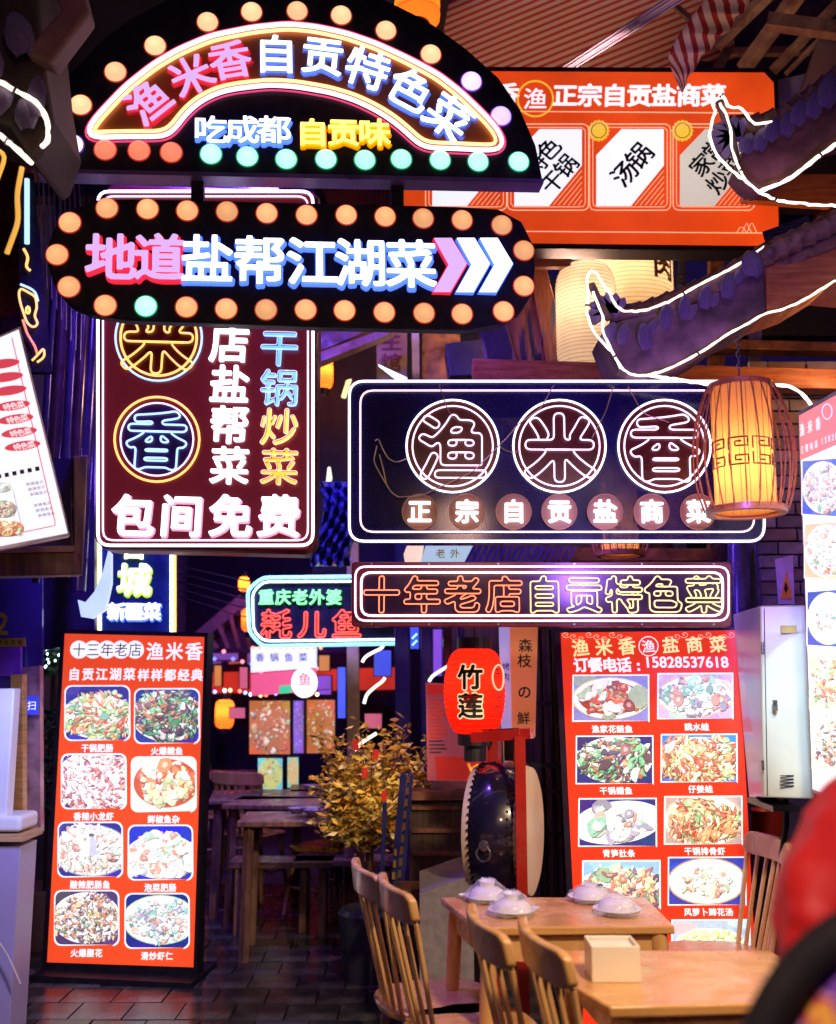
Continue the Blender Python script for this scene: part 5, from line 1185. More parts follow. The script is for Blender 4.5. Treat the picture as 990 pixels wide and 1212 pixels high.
# lit boards with writing right of the red lantern
s = Sign('blue_white_banner', 'narrow blue and white lit banner right of the red lantern', 'banner', (592, 860), (606, 860), 5.0, 5.0)
s.prism('cloth', [(591, 741), (604, 741), (607, 866), (594, 866)], -.02, 0, glow('pale_blue_film', (.35, .38, .8), .55)); text(s, '烤肉', 599, 795, 9, 0, .004, mat('blue_ink', (.05, .1, .5), bump=0), dy=12)
s = Sign('orange_wooden_banner', 'orange-lit upright wooden board with black brush characters right of the red lantern', 'banner', (606, 872), (638, 872), 4.95, 4.95)
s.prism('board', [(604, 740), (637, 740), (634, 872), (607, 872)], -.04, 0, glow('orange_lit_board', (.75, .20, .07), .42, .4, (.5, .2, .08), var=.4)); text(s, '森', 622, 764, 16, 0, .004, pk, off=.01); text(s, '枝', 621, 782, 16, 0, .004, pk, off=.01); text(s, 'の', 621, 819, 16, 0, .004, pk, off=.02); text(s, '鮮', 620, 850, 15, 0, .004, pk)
# pink poster menu board
s = Sign('pink_poster_menu', 'pink and red printed menu poster behind the red lantern and drum stand', 'poster', (504, 926), (596, 926), 5.3, 5.3)
s.prism('sheet', [(504, 808), (597, 812), (597, 926), (506, 924)], -.02, 0, glow('pink_sheet', (.55, .12, .14), .22, .5, var=.15))
s.prism('heading', [(506, 810), (560, 811), (560, 822), (506, 822)], .001, .003, glow('dim_red_print', (.6, .03, .02), .4)); s.prism('photo', [(515, 895), (597, 897), (597, 924), (517, 923)], .001, .003, glow('dim_red_print', (.6, .03, .02), .4))
for k in range(15): s.prism('printed_row', [(508, 828 + k * 4.4), (530 - (k * 7) % 9, 828 + k * 4.4), (530 - (k * 7) % 9, 829.8 + k * 4.4), (508, 829.8 + k * 4.4)], .001, .003, [MATS['dim_red_print'], mat('grey_print', (.12, .08, .14), bump=0)][k > 10])
for k in range(12): s.prism('french_fry', [(560 + k * 2.6, 921), (563 + k * 2.6, 921), (556 + k * 3.4, 903 + (k * 5) % 7), (553 + k * 3.4, 904 + (k * 5) % 7)], .004, .006, glow('fry_print', (1, .45, .05), .6))
# tall dark counter
t = thing('dark_serving_counter', atz(520, 1120, 0) if 0 else Vector((.25, 5.3, 0)), 'dark wooden serving counter with shelves between the golden tree and the drum', 'counter')
wpart('body', MB().box((.27, 5.55, .46), (.62, .5, .92)), dwood, t); wpart('top', MB().box((.27, 5.53, .94), (.66, .56, .04)), oldwood, t)
for k in range(3): wpart('shelf_edge', MB().box((.27, 5.29, .88 - k * .11), (.60, .02, .02)), oldwood, t)

# ================================================================= BACK STREET
def bgdish(name, label, cat, q, Y, seed, pal, m_s=.75, **kw):
    s = Sign(name, label, cat, q[3], q[2], Y, Y); s.prism('panel', q, -.05, 0, black)
    cx = (q[0][0] + q[2][0]) / 2; cy = (q[0][1] + q[2][1]) / 2
    dish(s, cx, cy, q[1][0] - q[0][0] - 3, q[2][1] - q[1][1] - 3, pal, seed, .002, m=print_mat('dim_backlit_print', m_s), **kw); return s
bgdish('food_photo_light_box', 'orange food photo light box beyond the back street tables, left of a pair', 'light box', [(294, 828), (345, 828), (345, 894), (294, 894)], 8.6, 5, 'orange', frame=False, bgc=(.6, .2, .06), plate=(.55, .2, .08), food=1.0, n=120)
bgdish('food_photo_light_box', 'orange food photo light box beside the cream pillar, right of a pair', 'light box', [(362, 827), (398, 827), (398, 893), (362, 893)], 8.6, 6, 'orange', frame=False, bgc=(.65, .18, .05), plate=(.6, .2, .05), food=1.0, n=120)
s = bgdish('violet_fringed_light_box', 'violet light box with a pale fringe between two orange food photos', 'light box', [(346, 828), (361, 828), (361, 893), (346, 893)], 8.5, 7, 'pale', .6, frame=False, bgc=(.2, .12, .5), plate=(.3, .15, .6), food=.9, n=60)
bgdish('colourful_small_screen', 'small colourful screen standing on a back street table, left one', 'screen', [(304, 896), (336, 896), (336, 936), (304, 936)], 7.9, 8, 'green', 1.0, frame=False, bgc=(.25, .7, .85), plate=(.75, .8, .3), food=.9, n=60)
bgdish('colourful_small_screen', 'small colourful screen standing on a back street table, right one', 'screen', [(339, 895), (355, 895), (355, 934), (339, 934)], 7.9, 9, 'fish', 1.0, frame=False, bgc=(.3, .75, .7), plate=(.8, .6, .3), food=.9, n=50)
s = Sign('white_light_box', 'blurred white light box under the cyan bordered sign', 'light box', (297, 796), (373, 790), 8.4, 8.4)
s.prism('face', [(297, 766), (374, 766), (374, 790), (297, 796)], -.1, 0, glow('blurred_white_film', (.72, .78, 1.0), 1.05)); s.prism('pink_band', [(297, 798), (374, 791), (374, 818), (297, 824)], -.08, -.01, glow('pink_film', (.9, .12, .22), .7)); s.prism('green_patch', [(331, 812), (345, 811), (345, 820), (331, 821)], -.005, .004, glow('green_film', (.05, .7, .25), .7))
for k in range(11): s.prism('fringe_bulb', circ(300 + k * 8, 767, 2.2, 10), .0, .02, glow('bulb_orange', (1, .4, .2), 1.6))
for i in range(4): text(s, '香锅鱼菜面'[i], 308 + i * 17, 778, 10, 0, .004, mat('faint_violet_ink', (.3, .3, .55)), off=.02)
s = Sign('round_white_lamp_sign', 'round white glowing sign with a red mark below the cyan bordered sign', 'shop sign', (348, 828), (372, 828), 8.0, 8.0)
s.prism('face', circ(360, 808, 15, 28, 18), -.08, 0, glow('bright_white_film', (1, .88, .9), 1.6)); text(s, '鱼', 361, 804, 15, 0, .004, glow('rose_print', (1, .2, .2), .9), off=.03)
t = thing('fairy_light_string', at(250, 825, 9.0), 'string of tiny coloured bulbs across the far alley', 'light string')
for k in range(20):
    m_ = glow(('bokeh_red', 'bokeh_blue', 'bokeh_white', 'bokeh_amber')[k % 4], [(1, .12, .08), (.2, .25, 1), (.8, .8, 1), (1, .6, .2)][k % 4], 6)
    p_ = at(212 + k * 8.5 + (k * 13) % 5, 820 + 3 * math.sin(k * .7), 9.0); wpart('bulb', MB().lathe([(.001, -.016), (.014, -.008), (.014, .008), (.001, .016)], 8, p_), m_, t, True)
wpart('wire', MB().tube([at(205, 818, 9), at(250, 822, 9), at(300, 822, 9), at(390, 816, 9)], .004, 5), cable_m, t)
t = thing('fairy_light_string', at(250, 790, 10.0), 'string of violet fairy lights above the red-lit strip', 'light string')
for k in range(16):
    p_ = at(210 + k * 11, 778 + 9 * math.sin(k * .9) + (k * 7) % 11, 10.0); wpart('bulb', MB().lathe([(.001, -.02), (.018, -.01), (.018, .01), (.001, .02)], 8, p_), glow(('bokeh_blue2', 'bokeh_pink')[k % 2], [(.15, .2, 1), (1, .25, .35)][k % 2], 2.5), t, True)
wpart('wire', MB().tube([at(205, 780, 10), at(300, 782, 10), at(390, 780, 10)], .004, 5), cable_m, t)
# invented glowing panels, generic fill for the far alley
far = [((206, 770, 222, 800), 'red', 10.5, 'small red invented fill panel just right of the left menu board'), ((226, 786, 246, 803), 'blue', 10.8, 'small blue invented fill panel under the pitched roof'), ((250, 768, 282, 782), 'violet', 11.0, 'violet invented fill panel above the fairy lights'), ((254, 788, 262, 812), 'amber', 10.2, 'thin amber upright invented panel under the pitched roof'),
       ((284, 790, 293, 815), 'rose', 9.6, 'thin rose upright invented panel left of the white light box'), ((376, 800, 392, 822), 'violet', 9.5, 'violet invented panel right of the round white glowing sign'), ((378, 776, 390, 794), 'amber', 9.8, 'amber invented panel above the right orange food photo'), ((400, 790, 409, 850), 'blue', 8.3, 'upright blue invented panel just left of the cream pillar'),
       ((432, 845, 452, 862), 'rose', 8.0, 'rose invented panel above the golden tree'), ((437, 700, 458, 722), 'amber', 8.0, 'amber invented panel under the cyan bordered sign end'), ((443, 770, 463, 800), 'blue', 7.9, 'blue invented panel between the cream pillar and the dark blue post'), ((482, 740, 496, 768), 'blue', 7.5, 'blue invented lit panel between two dark blue posts'),
       ((513, 745, 523, 800), 'violet', 7.5, 'violet invented lit panel right of the second dark blue post'), ((272, 838, 290, 850), 'rose', 9.0, 'rose invented strip left of the orange food photos'), ((215, 905, 246, 912), 'blue', 7.4, 'pale blue invented strip beside the left menu board')]
FC = {'red': (.9, .06, .03), 'blue': (.10, .16, .9), 'violet': (.35, .12, .7), 'amber': (1, .38, .08), 'rose': (.9, .18, .25)}
for (x0, y0, x1, y1), c_, Y, lb in far:
    s = Sign('far_fill_panel', lb, 'shop sign', (x0, y1), (x1, y1), Y, Y, group='invented lit panels down the alley'); s.prism('case', [(x0 - 1, y0 - 1), (x1 + 1, y0 - 1), (x1 + 1, y1 + 1), (x0 - 1, y1 + 1)], -.08, -.003, black)
    s.prism('face_panel', [(x0, y0), (x1, y0), (x1, y1), (x0, y1)], -.002, .002, glow('far_%s_film' % c_, FC[c_], .6, var=.6))
t = thing('overhead_cables', at(330, 720, 7.5), 'sagging dark cables strung over the alley behind the cyan bordered sign', 'cables')
for k in range(5): wpart('cable', MB().tube(crv([(205, 668 + k * 9), (300, 690 + k * 11), (420, 672 + k * 7)], 7.0 + k * .3, 7.6 + k * .3, 10, 3), .006, 5), cable_m, t, True)
t = thing('potted_shrub', at(60, 900, 6.2), 'dark leafy shrub with tiny lights left of the left menu board', 'plant')
mb = MB(); rg = random.Random(5)
for k in range(420):
    px, py = rg.gauss(64, 10), rg.choice([rg.uniform(735, 800), rg.uniform(840, 960)]); c = at(px, py, 6.2 + rg.uniform(-.15, .15)); a, b_ = rg.uniform(0, 6.28), rg.uniform(-.8, .8); d = Vector((math.cos(a), math.sin(a), b_)) * .045; e_ = d.orthogonal().normalized() * .014
    mb.add([c - d, c + e_, c + d, c - e_], [(0, 1, 2, 3)])
o = wpart('foliage', mb, mat('dark_leaf', (.03, .07, .03), .4), t); wpart('stem', MB().tube([(at(64, 900, 6.2).x, 6.2, .2), at(66, 770, 6.2)], .02, 7), dwood, t)
wpart('pot', MB().lathe([(.001, 0), (.16, 0), (.2, .32), (.18, .34), (.001, .30)], 20, (at(64, 900, 6.2).x, 6.2, 0)), mat('clay_pot', (.15, .07, .05)), t, True)
for k in range(14): p_ = at(rg.gauss(64, 9), rg.uniform(740, 800), 6.05); wpart('fairy_light', MB().lathe([(.001, -.008), (.007, 0), (.001, .008)], 6, p_), glow('bokeh_cyan_white', (.6, .85, 1), 7), t)
for i, (x0, x1, y0, y1) in enumerate(((49, 62, 792, 866), (64, 67, 812, 864))):
    tag(part('glowing_panel', pslab(MB(), [(x0, y0), (x1, y0 - 3), (x1 - 1, y1), (x0 + 1, y1)], 6.8, .05), glow('orange_door_glow', (1, .22, .03), .9) if i == 0 else glow('white_door_glow', (1, .9, .85), 1.5)), ['orange glowing door panel left of the left menu board', 'thin white glowing strip left of the left menu board'][i], 'lit panel')
# lit ribbon end
t = tag(part('curled_neon_sign_edge', pslab(MB(), [(128, 652), (122, 676), (112, 700), (101, 713), (92, 710), (96, 730), (108, 732), (124, 722), (131, 690), (131, 655)], 5.2, .04), glow('ice_blue_film', (.45, .58, 1), 1.2, var=.3)), 'curled pale blue lit strip hanging left of the blue vertical sign', 'lit strip')

# back street tables with benches
tw = wood('dusky_table_wood', (.13, .06, .05), (.30, .17, .12), .3, .2, (6, 1, 1), 4)
def simple_table(x, y, w_, d_, h_, label, rz=0):
    t = thing('alley_table', (x, y, 0), label, 'table', 'tables down the alley', rz)
    o = part('tabletop', MB().box((0, 0, h_ - .015), (w_, d_, .03)), tw, t); bevel(o, .006)
    for sx in (-1, 1):
        for sy in (-1, 1): part('leg', MB().beam((sx * (w_ / 2 - .05), sy * (d_ / 2 - .05), 0), (sx * (w_ / 2 - .06), sy * (d_ / 2 - .06), h_ - .03), .04, .04), tw, t)
    return t
for i, (px, py, w_, d_, rz) in enumerate(((330, 940, .9, .6, .15), (352, 948, .85, .5, -.1), (362, 966, .72, .45, .05), (235, 915, .9, .6, 0), (410, 932, .8, .5, .1))):
    p_ = atz(px, py, .75); simple_table(p_.x, p_.y, w_, d_, .75, ['wooden alley table under the colourful small screens', 'wooden alley table just in front of the one with screens', 'nearest wooden alley table left of the golden tree', 'wooden alley table right beside the left menu board', 'wooden alley table behind the golden tree'][i], rz)
rg = random.Random(21)
for k in range(6):
    p_ = atz(rg.choice([rg.uniform(290, 372), rg.uniform(300, 398)]), rg.choice([937, 944, 949, 962, 966]) + rg.uniform(-2, 2), .755); bt = part('bowl', MB().lathe([(.001, .004), (.03, .004), (.055, .035), (.058, .036), (.03, .010), (.001, .010)], 18, p_), mat('alley_white_china', (.6, .6, .65), .2, 0, .1, 4, 0), None, True)
    tag(bt, ['small white bowl on an alley table, all but hidden by the golden tree', 'small white bowl left on a wooden alley table'][min(1, k + 1)], 'bowl', 'white bowls on the alley tables')
for i, (px, py) in enumerate(((335, 1020), (410, 1018))):
    p_ = atz(px, py, .42); t = thing('low_bench', (p_.x, p_.y, 0), ['low dark bench left of the golden tree, outer one', 'low dark bench under the golden tree'][i], 'bench', 'benches down the alley')
    part('seat', MB().box((0, 0, .42), (.62, .26, .03)), tw, t)
    for sx in (-1, 1): part('leg', MB().box((sx * .25, 0, .2), (.04, .22, .40)), tw, t)

for i, (px, py, rz_) in enumerate(((300, 985, 1.2), (385, 1000, 2.4), (262, 962, .4))):
    ALLEY_CHAIRS = globals().setdefault('ALLEY_CHAIRS', []); q_ = atz(px, py, .45); ALLEY_CHAIRS.append((q_.x, q_.y, rz_))
# golden tree
p_ = at(440, 930, 5.5); base = Vector((p_.x, 5.5, 0))
t = thing('golden_leaf_tree', base, 'bushy potted tree with golden yellow leaves and red packets in the centre', 'tree')
rg = random.Random(9); leafm = [mat('golden_leaf_%s' % n_, c_, .4, 0, .35, 25, .05) for n_, c_ in (('bright', (.86, .58, .10)), ('amber', (.72, .40, .06)), ('pale', (.88, .72, .32)), ('brown', (.42, .26, .06)))]
mb = MB(); tw_ = MB(); k55 = mpp(5.5)
ctr = at(438, 940, 5.5)
trunkb = wood('thin_trunk', (.06, .03, .02), (.14, .08, .05))
tips = []
for k in range(74):
    a = rg.uniform(0, 6.28); e_ = rg.uniform(-.75, 1.15); rr = rg.uniform(.55, 1.05)
    tip = ctr + Vector((math.cos(a) * math.cos(e_) * .37 * rr * rg.uniform(.75, 1.1), math.sin(a) * math.cos(e_) * .26 * rr, math.sin(e_) * .30 * rr)); tips.append(tip)
for px, py in ((376, 872), (386, 915), (372, 930), (390, 962), (380, 985), (525, 880), (518, 862), (470, 858), (505, 940), (382, 885), (396, 876), (425, 862), (455, 866), (480, 872), (515, 895), (500, 905), (388, 905), (400, 985), (430, 1000), (455, 985)): tips.append(at(px, py, 5.5 + rg.uniform(-.1, .1)))
root_ = Vector((ctr.x, 5.5, ctr.z - .28))
for tip in tips:
    mid = root_.lerp(tip, .5) + Vector((rg.uniform(-.04, .04), rg.uniform(-.04, .04), .05)); pts = resample([root_, mid, tip], .04, 2, False); tw_.tube(pts, .0028, 4)
    for q in pts[2:]:
        for j in range(6):
            c = q + Vector((rg.gauss(0, .026), rg.gauss(0, .026), rg.gauss(0, .026))); a = rg.uniform(0, 6.28); d = Vector((math.cos(a), math.sin(a), rg.uniform(-.9, .5))).normalized() * rg.uniform(.016, .034); u_ = d.cross(Vector((rg.uniform(-1, 1), rg.uniform(-1, 1), rg.uniform(-1, 1)))).normalized() * d.length * .42; up_ = u_.cross(d).normalized() * .004
            mb.add([c - d, c + u_ - d * .1, c + d, c - u_ - d * .1, c + up_], [(0, 4, 1), (1, 4, 2), (2, 4, 3), (3, 4, 0)], mi=rg.choice([0, 0, 1, 1, 2, 3]))
wpart('crown', mb, leafm, t); wpart('branch', tw_, trunkb, t)
wpart('trunk', MB().tube([base + Vector((0, 0, .3)), (ctr.x, 5.5, ctr.z - .26)], [.03, .018], 9), trunkb, t, True)
wpart('pot', MB().lathe([(.001, 0), (.13, 0), (.17, .34), (.15, .36), (.001, .32)], 24, base), mat('dark_glazed_pot', (.04, .04, .07), .2), t, True)
for px, py in ((421, 882), (445, 893), (455, 942), (432, 915)): wpart('red_packet', MB().box(at(px, py, 5.25), (.028, .004, .05), Matrix.Rotation(rg.uniform(-.3, .3), 3, 'Y')), mat('red_paper', (.55, .03, .02), .4), t)
# ---------------------------------------------------------------- easel board, stone panel, drum
t = thing('folding_easel_board', at(468, 1045, 4.9), 'narrow blue painted folding board standing right of the golden tree', 'easel')
bb = mat('blue_painted_wood', (.03, .035, .22), .35, 0, .3, 8, .1)
wpart('stile', MB().beam(at(478, 916, 4.8), at(466, 1046, 4.9), .03, .03, (1, 0, 0)), bb, t); wpart('stile', MB().beam(at(486, 917, 5.0), at(475, 1046, 5.1), .03, .03, (1, 0, 0)), bb, t)
for k in range(9): wpart('slat', MB().beam(at(480 - k * 1.3 - 4, 925 + k * 14, 4.85), at(484 - k * 1.3, 922 + k * 14, 5.0), .012, .03), mat('gold_slat', (.35, .22, .05), .4), t)
wpart('stile', MB().beam(at(456, 950, 4.9), at(452, 1046, 4.95), .02, .02, (1, 0, 0)), bb, t)
t = thing('wooden_stool', at(490, 1060, 4.9), 'small brown wooden stool right behind the blue folding board', 'stool')
wpart('seat', MB().box(at(482, 1052, 4.9), (.20, .2, .03)), oldwood, t)
for px in (468, 498): wpart('leg', MB().beam(at(px, 1056, 4.9), Vector((at(px, 1056, 4.9).x, 4.9, 0)), .03, .03), oldwood, t)
t = thing('grey_stone_block', Vector((.1, 4.3, 0)), 'slanted grey stone plinth left of the far table', 'plinth')
wpart('block', MB().add([at(497, 1058, 4.3), at(560, 1036, 4.3), Vector((at(562, 1160, 4.3).x, 4.3, 0)), Vector((at(497, 1160, 4.3).x, 4.3, 0))] + [q + Vector((0, .5, 0)) for q in [at(497, 1058, 4.3), at(560, 1036, 4.3), Vector((at(562, 1160, 4.3).x, 4.3, 0)), Vector((at(497, 1160, 4.3).x, 4.3, 0))]],
      [(3, 2, 1, 0), (4, 5, 6, 7), (0, 1, 5, 4), (1, 2, 6, 5), (2, 3, 7, 6), (3, 0, 4, 7)]), mat('grey_concrete', (.36, .33, .37), .65, 0, .2, 25, .3, dirt=.3), t)

DC = at(597, 982, 4.45); t = thing('standing_drum', DC, 'large black barrel drum with pale skin and studded rim hanging in a red frame', 'drum', rz=R(-17))
dr_m = mat('black_glazed_drum', (.012, .010, .03), .22, 0, .4, 6, .04, coat=.8); skin = mat('drum_skin', (.72, .60, .42), .5, 0, .12, 5, .1)
rd = .272; hl = .115
part('shell', MB().lathe([(rd * .93, -hl), (rd * .98, -hl * .7), (rd * 1.03, -hl * .3), (rd * 1.04, 0), (rd * 1.03, hl * .3), (rd * .98, hl * .7), (rd * .93, hl)], 56, (0, 0, 0), 'X'), dr_m, t, True)
for sgn in (-1, 1):
    part('skin', MB().lathe([(.001, sgn * (hl + .012)), (rd * .85, sgn * (hl + .012)), (rd * .935, sgn * (hl + .004)), (rd * .965, sgn * (hl - .02)), (rd * .965, sgn * (hl - .045))], 56, (0, 0, 0), 'X'), skin, t, True)
    st = MB()
    for r_ in range(2):
        for k in range(56):
            a = 2 * math.pi * (k + r_ * .5) / 56; x_ = sgn * (hl - .025 - r_ * .022); st.lathe([(.007, 0), (.005, .005), (.0005, .007)], 6, (0, 0, 0)) if 0 else None
            c = Vector((x_, rd * .985 * math.cos(a), rd * .985 * math.sin(a))); st.box(c, (.009, .009, .009))
    o = part('stud', st, mat('black_stud', (.02, .02, .03), .3, .6), t); o['kind'] = 'stuff'
hr = MB().tube([(0.028 * math.cos(a) - .02, -rd * 1.06 - .004, .028 * math.sin(a) - .055) for a in [2 * math.pi * k / 24 for k in range(24)]], .004, 6, True); part('ring_handle', hr, steel, t, True)
part('handle_mount', MB().lathe([(.001, -.012), (.02, -.008), (.022, 0)], 14, (-.02, -rd * 1.04, -.025), 'Y'), steel, t, True)
t = thing('red_drum_stand', Vector((DC.x, DC.y, 0)), 'red lacquered frame holding up the big drum', 'drum stand')
a0 = at(615, 872, 4.15)
wpart('post', MB().box((a0.x, 4.15, a0.z / 2), (.042, .045, a0.z)), red_lacq, t); b0 = at(583, 872, 4.75)
wpart('post', MB().box((b0.x, 4.75, b0.z / 2), (.045, .045, b0.z)), red_lacq, t)
wpart('crossbar', MB().beam(at(560, 873, 4.25), at(630, 868, 4.15), .05, .04), red_lacq, t); wpart('crossbar', MB().beam(at(566, 868, 4.75), at(622, 866, 4.15), .05, .03), red_lacq, t)
wpart('foot', MB().beam((a0.x, 4.0, .03), (b0.x, 4.95, .03), .07, .06), red_lacq, t)
wpart('rope', MB().tube([at(595, 878, 4.5), at(596, 912, 4.5)], .006, 6), mat('brass_rope', (.5, .35, .12), .4, .4), t)

# ---------------------------------------------------------------- grey electrical cabinet, warning sticker
t = thing('electrical_cabinet', at(910, 940, 4.1), 'grey metal electrical cabinet between the right menu board and the edge menu board', 'cabinet')
cm = mat('painted_grey_metal', (.60, .66, .66), .32, .15, .08, 3, .03, dirt=.10)
c8 = [at(900, 717, 4.0), at(952, 716, 4.0), at(962, 944, 4.0), at(903, 944, 4.0), at(869, 727, 4.45), at(915, 724, 4.45), at(920, 930, 4.45), at(886, 942, 4.45)]
c8 = [at(900, 717, 4.0), at(958, 716, 3.95), at(964, 946, 3.95), at(904, 944, 4.0), at(868, 727, 4.5), at(926, 724, 4.45), at(935, 940, 4.45), at(887, 944, 4.5)]
o = wpart('body', MB().add(c8, [(3, 2, 1, 0), (4, 5, 6, 7), (0, 1, 5, 4), (1, 2, 6, 5), (2, 3, 7, 6), (3, 0, 4, 7)]), cm, t); bevel(o, .006)
wpart('door_seam', MB().tube([at(905, 720, 3.985), at(909, 942, 3.985)], .0015, 4), cable_m, t)
for yy in (760, 900): wpart('hinge', MB().tube([at(903, yy, 3.98), at(903.7, yy + 12, 3.98)], .005, 8), steel, t)
wpart('lock', MB().box(at(918, 835, 3.95), (.014, .012, .04)), steel, t); wpart('lock', MB().tube([at(918, 831, 3.94), at(918, 831, 3.92)], .007, 10), dark_steel, t)
for k in range(4): wpart('vent_slot', MB().box(at(932, 918 + k * 4, 3.966), (.05, .008, .0025)), dark_steel, t)
wpart('nameplate', MB().box(at(934, 745, 3.965), (.06, .006, .03)), mat('yellowed_label', (.55, .45, .2), .5), t)
wpart('conduit', MB().tube([at(930, 946, 4.1), at(931, 975, 4.1), at(926, 1010, 4.2), at(926, 1100, 4.2)], .012, 8), dark_steel, t, True)
wpart('bracket', MB().box(at(915, 952, 4.1), (.10, .3, .02)), dark_steel, t)
s = Sign('warning_notice', 'lilac paper notice with an orange flame warning triangle on the brick pier', 'notice', (923, 715), (940, 715), 4.9, 4.9)
s.prism('sheet', [(918, 662), (939, 657), (941, 715), (922, 715)], -.003, 0, mat('lilac_paper', (.50, .40, .62), .5)); s.prism('triangle', [(931, 676), (938, 709), (924, 709)], .001, .002, mat('orange_ink', (.85, .30, .03), .5, bump=0)); s.prism('flame', [(930, 688), (933, 696), (931, 703), (928, 697)], .003, .004, pk)
# clutter between cabinet bottom and chair
t = thing('stacked_crates', Vector((1.55, 5.0, 0)), 'dark stacked crates with a red bucket under the grey cabinet', 'crates')
for k, (x, z, w_, h_) in enumerate(((1.50, .22, .34, .40), (1.52, .60, .30, .32), (1.85, .3, .28, .6))): o = wpart('crate', MB().box((x, 5.0, z), (w_, .3, h_)), mat('dark_violet_plastic', (.04, .03, .07), .35), t); bevel(o, .01)
tag(part('red_bucket', MB().lathe([(.001, 0), (.07, 0), (.09, .15), (.094, .15), (.08, .14), (.001, .02)], 22, at(912, 1000, 4.7)), mat('red_plastic', (.45, .03, .02), .3), None, True), 'red bucket in the dark behind the right chair', 'bucket')
t = thing('black_tripod_stand', Vector((.75, 5.1, 0)), 'black metal shelving rods behind the drum and the right menu board', 'stand')
for px in (638, 650, 660): wpart('rod', MB().tube([at(px, 745, 5.2), Vector((at(px, 745, 5.2).x + .02, 5.2, 0))], .012, 8), dark_steel, t, True)
for yy in (832, 905, 935, 985): wpart('shelf', MB().beam(at(628, yy, 5.2), at(665, yy + 2, 5.2), .05, .02), dark_steel, t)

# ---------------------------------------------------------------- left counter
t = thing('left_white_counter', Vector((-2.0, 4.75, 0)), 'white and violet shop counter at the left edge with a blue notice', 'counter')
cw = mat('white_laminate', (.66, .70, .90), .35, 0, .08, 4, .03); P_ = at(23, 985, 4.6)
o = wpart('cabinet', MB().box((P_.x - .5, 4.72, (at(35, 1003, 4.6).z) / 2), (1.0, .2, at(35, 1003, 4.6).z)), mat('lilac_laminate', (.34, .30, .62), .4, 0, .08, 3, .03), t); bevel(o, .004)
o = wpart('worktop', MB().box((P_.x - .48, 4.71, at(35, 993, 4.58).z), (1.0, .24, .028)), wood('worktop_edge_wood', (.35, .22, .12), (.55, .36, .22), .4), t)
o = wpart('upper_ledge', MB().box((P_.x - .50, 4.72, at(35, 976, 4.6).z), (1.0, .21, .07)), cw, t); bevel(o, .02, 3)
q = at(13, 815, 4.6); zb = at(17, 968, 4.6).z; o = wpart('screen', MB().box((q.x - .5, 4.68, (q.z + zb) / 2), (1.0, .08, q.z - zb)), cw, t); bevel(o, .008)
s = Sign('blue_notice', 'blue printed notice stuck on the white counter screen', 'notice', (-8, 955), (10, 955), 4.7, 4.7); s.prism('sheet', [(-10, 903), (10, 903), (10, 953), (-10, 953)], .03, .034, glow('blue_notice_glow', (.03, .10, .6), .5)); text(s, '福', 4, 915, 9, 0, .036, pw, off=0); text(s, '酒水', 2, 926, 6, 7, .036, pw, off=0); s.prism('wave', [(-4, 945), (2, 938), (8, 940), (8, 949), (-4, 950)], .035, .037, pw)
for x in (0,):
    t = thing('counter_cable', at(10, 1120, 4.5), 'thin pale cable hanging down the violet counter front', 'cable')
    wpart('wire', MB().tube(crv([(-10, 1105), (6, 1125), (18, 1150), (24, 1165)], 4.55, 4.55), .004, 6), mat('pale_cable', (.5, .4, .5)), t, True)
t = thing('wooden_shop_post', at(22, 900, 4.9), 'varnished wooden post standing behind the white counter', 'post')
ppart('shaft', [(12, 798), (27, 798), (27, 1010), (14, 1010)], 5.1, .06, wood('yellowish_post_wood', (.26, .12, .03), (.48, .26, .08), .35), t, .004)
t = thing('violet_shop_window', at(20, 780, 5.4), 'violet tinted shop window with yellow numeral at the left edge', 'window')
ppart('glass_pane', [(-60, 680), (50, 680), (50, 985), (-60, 985)], 5.45, .02, mat('violet_glass', (.06, .04, .24), .08, 0, .4, 2, 0), t); ppart('mullion', [(27, 790), (47, 788), (48, 985), (29, 985)], 5.35, .05, mat('pinkish_board', (.35, .2, .25), .4, 0, .5, 12, .1), t)
ppart('sill_light', [(-60, 768), (24, 766), (24, 800), (-60, 802)], 5.40, .03, mat('bright_violet_film', (.22, .06, .55), .2), t)
s = Sign('yellow_price_strip', 'yellow strip and numeral 2 on the violet shop window', 'sticker', (-20, 765), (32, 765), 5.3, 5.3); s.prism('strip', [(-20, 757), (30, 755), (31, 765), (-20, 766)], 0, .003, mat('yellow_film', (.7, .5, .05), .4)); text(s, '2', 2, 738, 34, 0, .003, MATS['yellow_film'], off=.02); text(s, '烤鱼套餐', 12, 760.5, 6.5, 8, .004, pk, off=0)
s = Sign('blue_round_sticker', 'small blue sticker with white character on the pinkish mullion', 'sticker', (30, 846), (46, 846), 5.25, 5.25); s.prism('sheet', rrect(30, 824, 46, 846, 2), 0, .003, glow('blue_sticker', (.04, .07, .8), .45)); text(s, '扫', 38, 835, 11, 0, .004, pw, off=0)

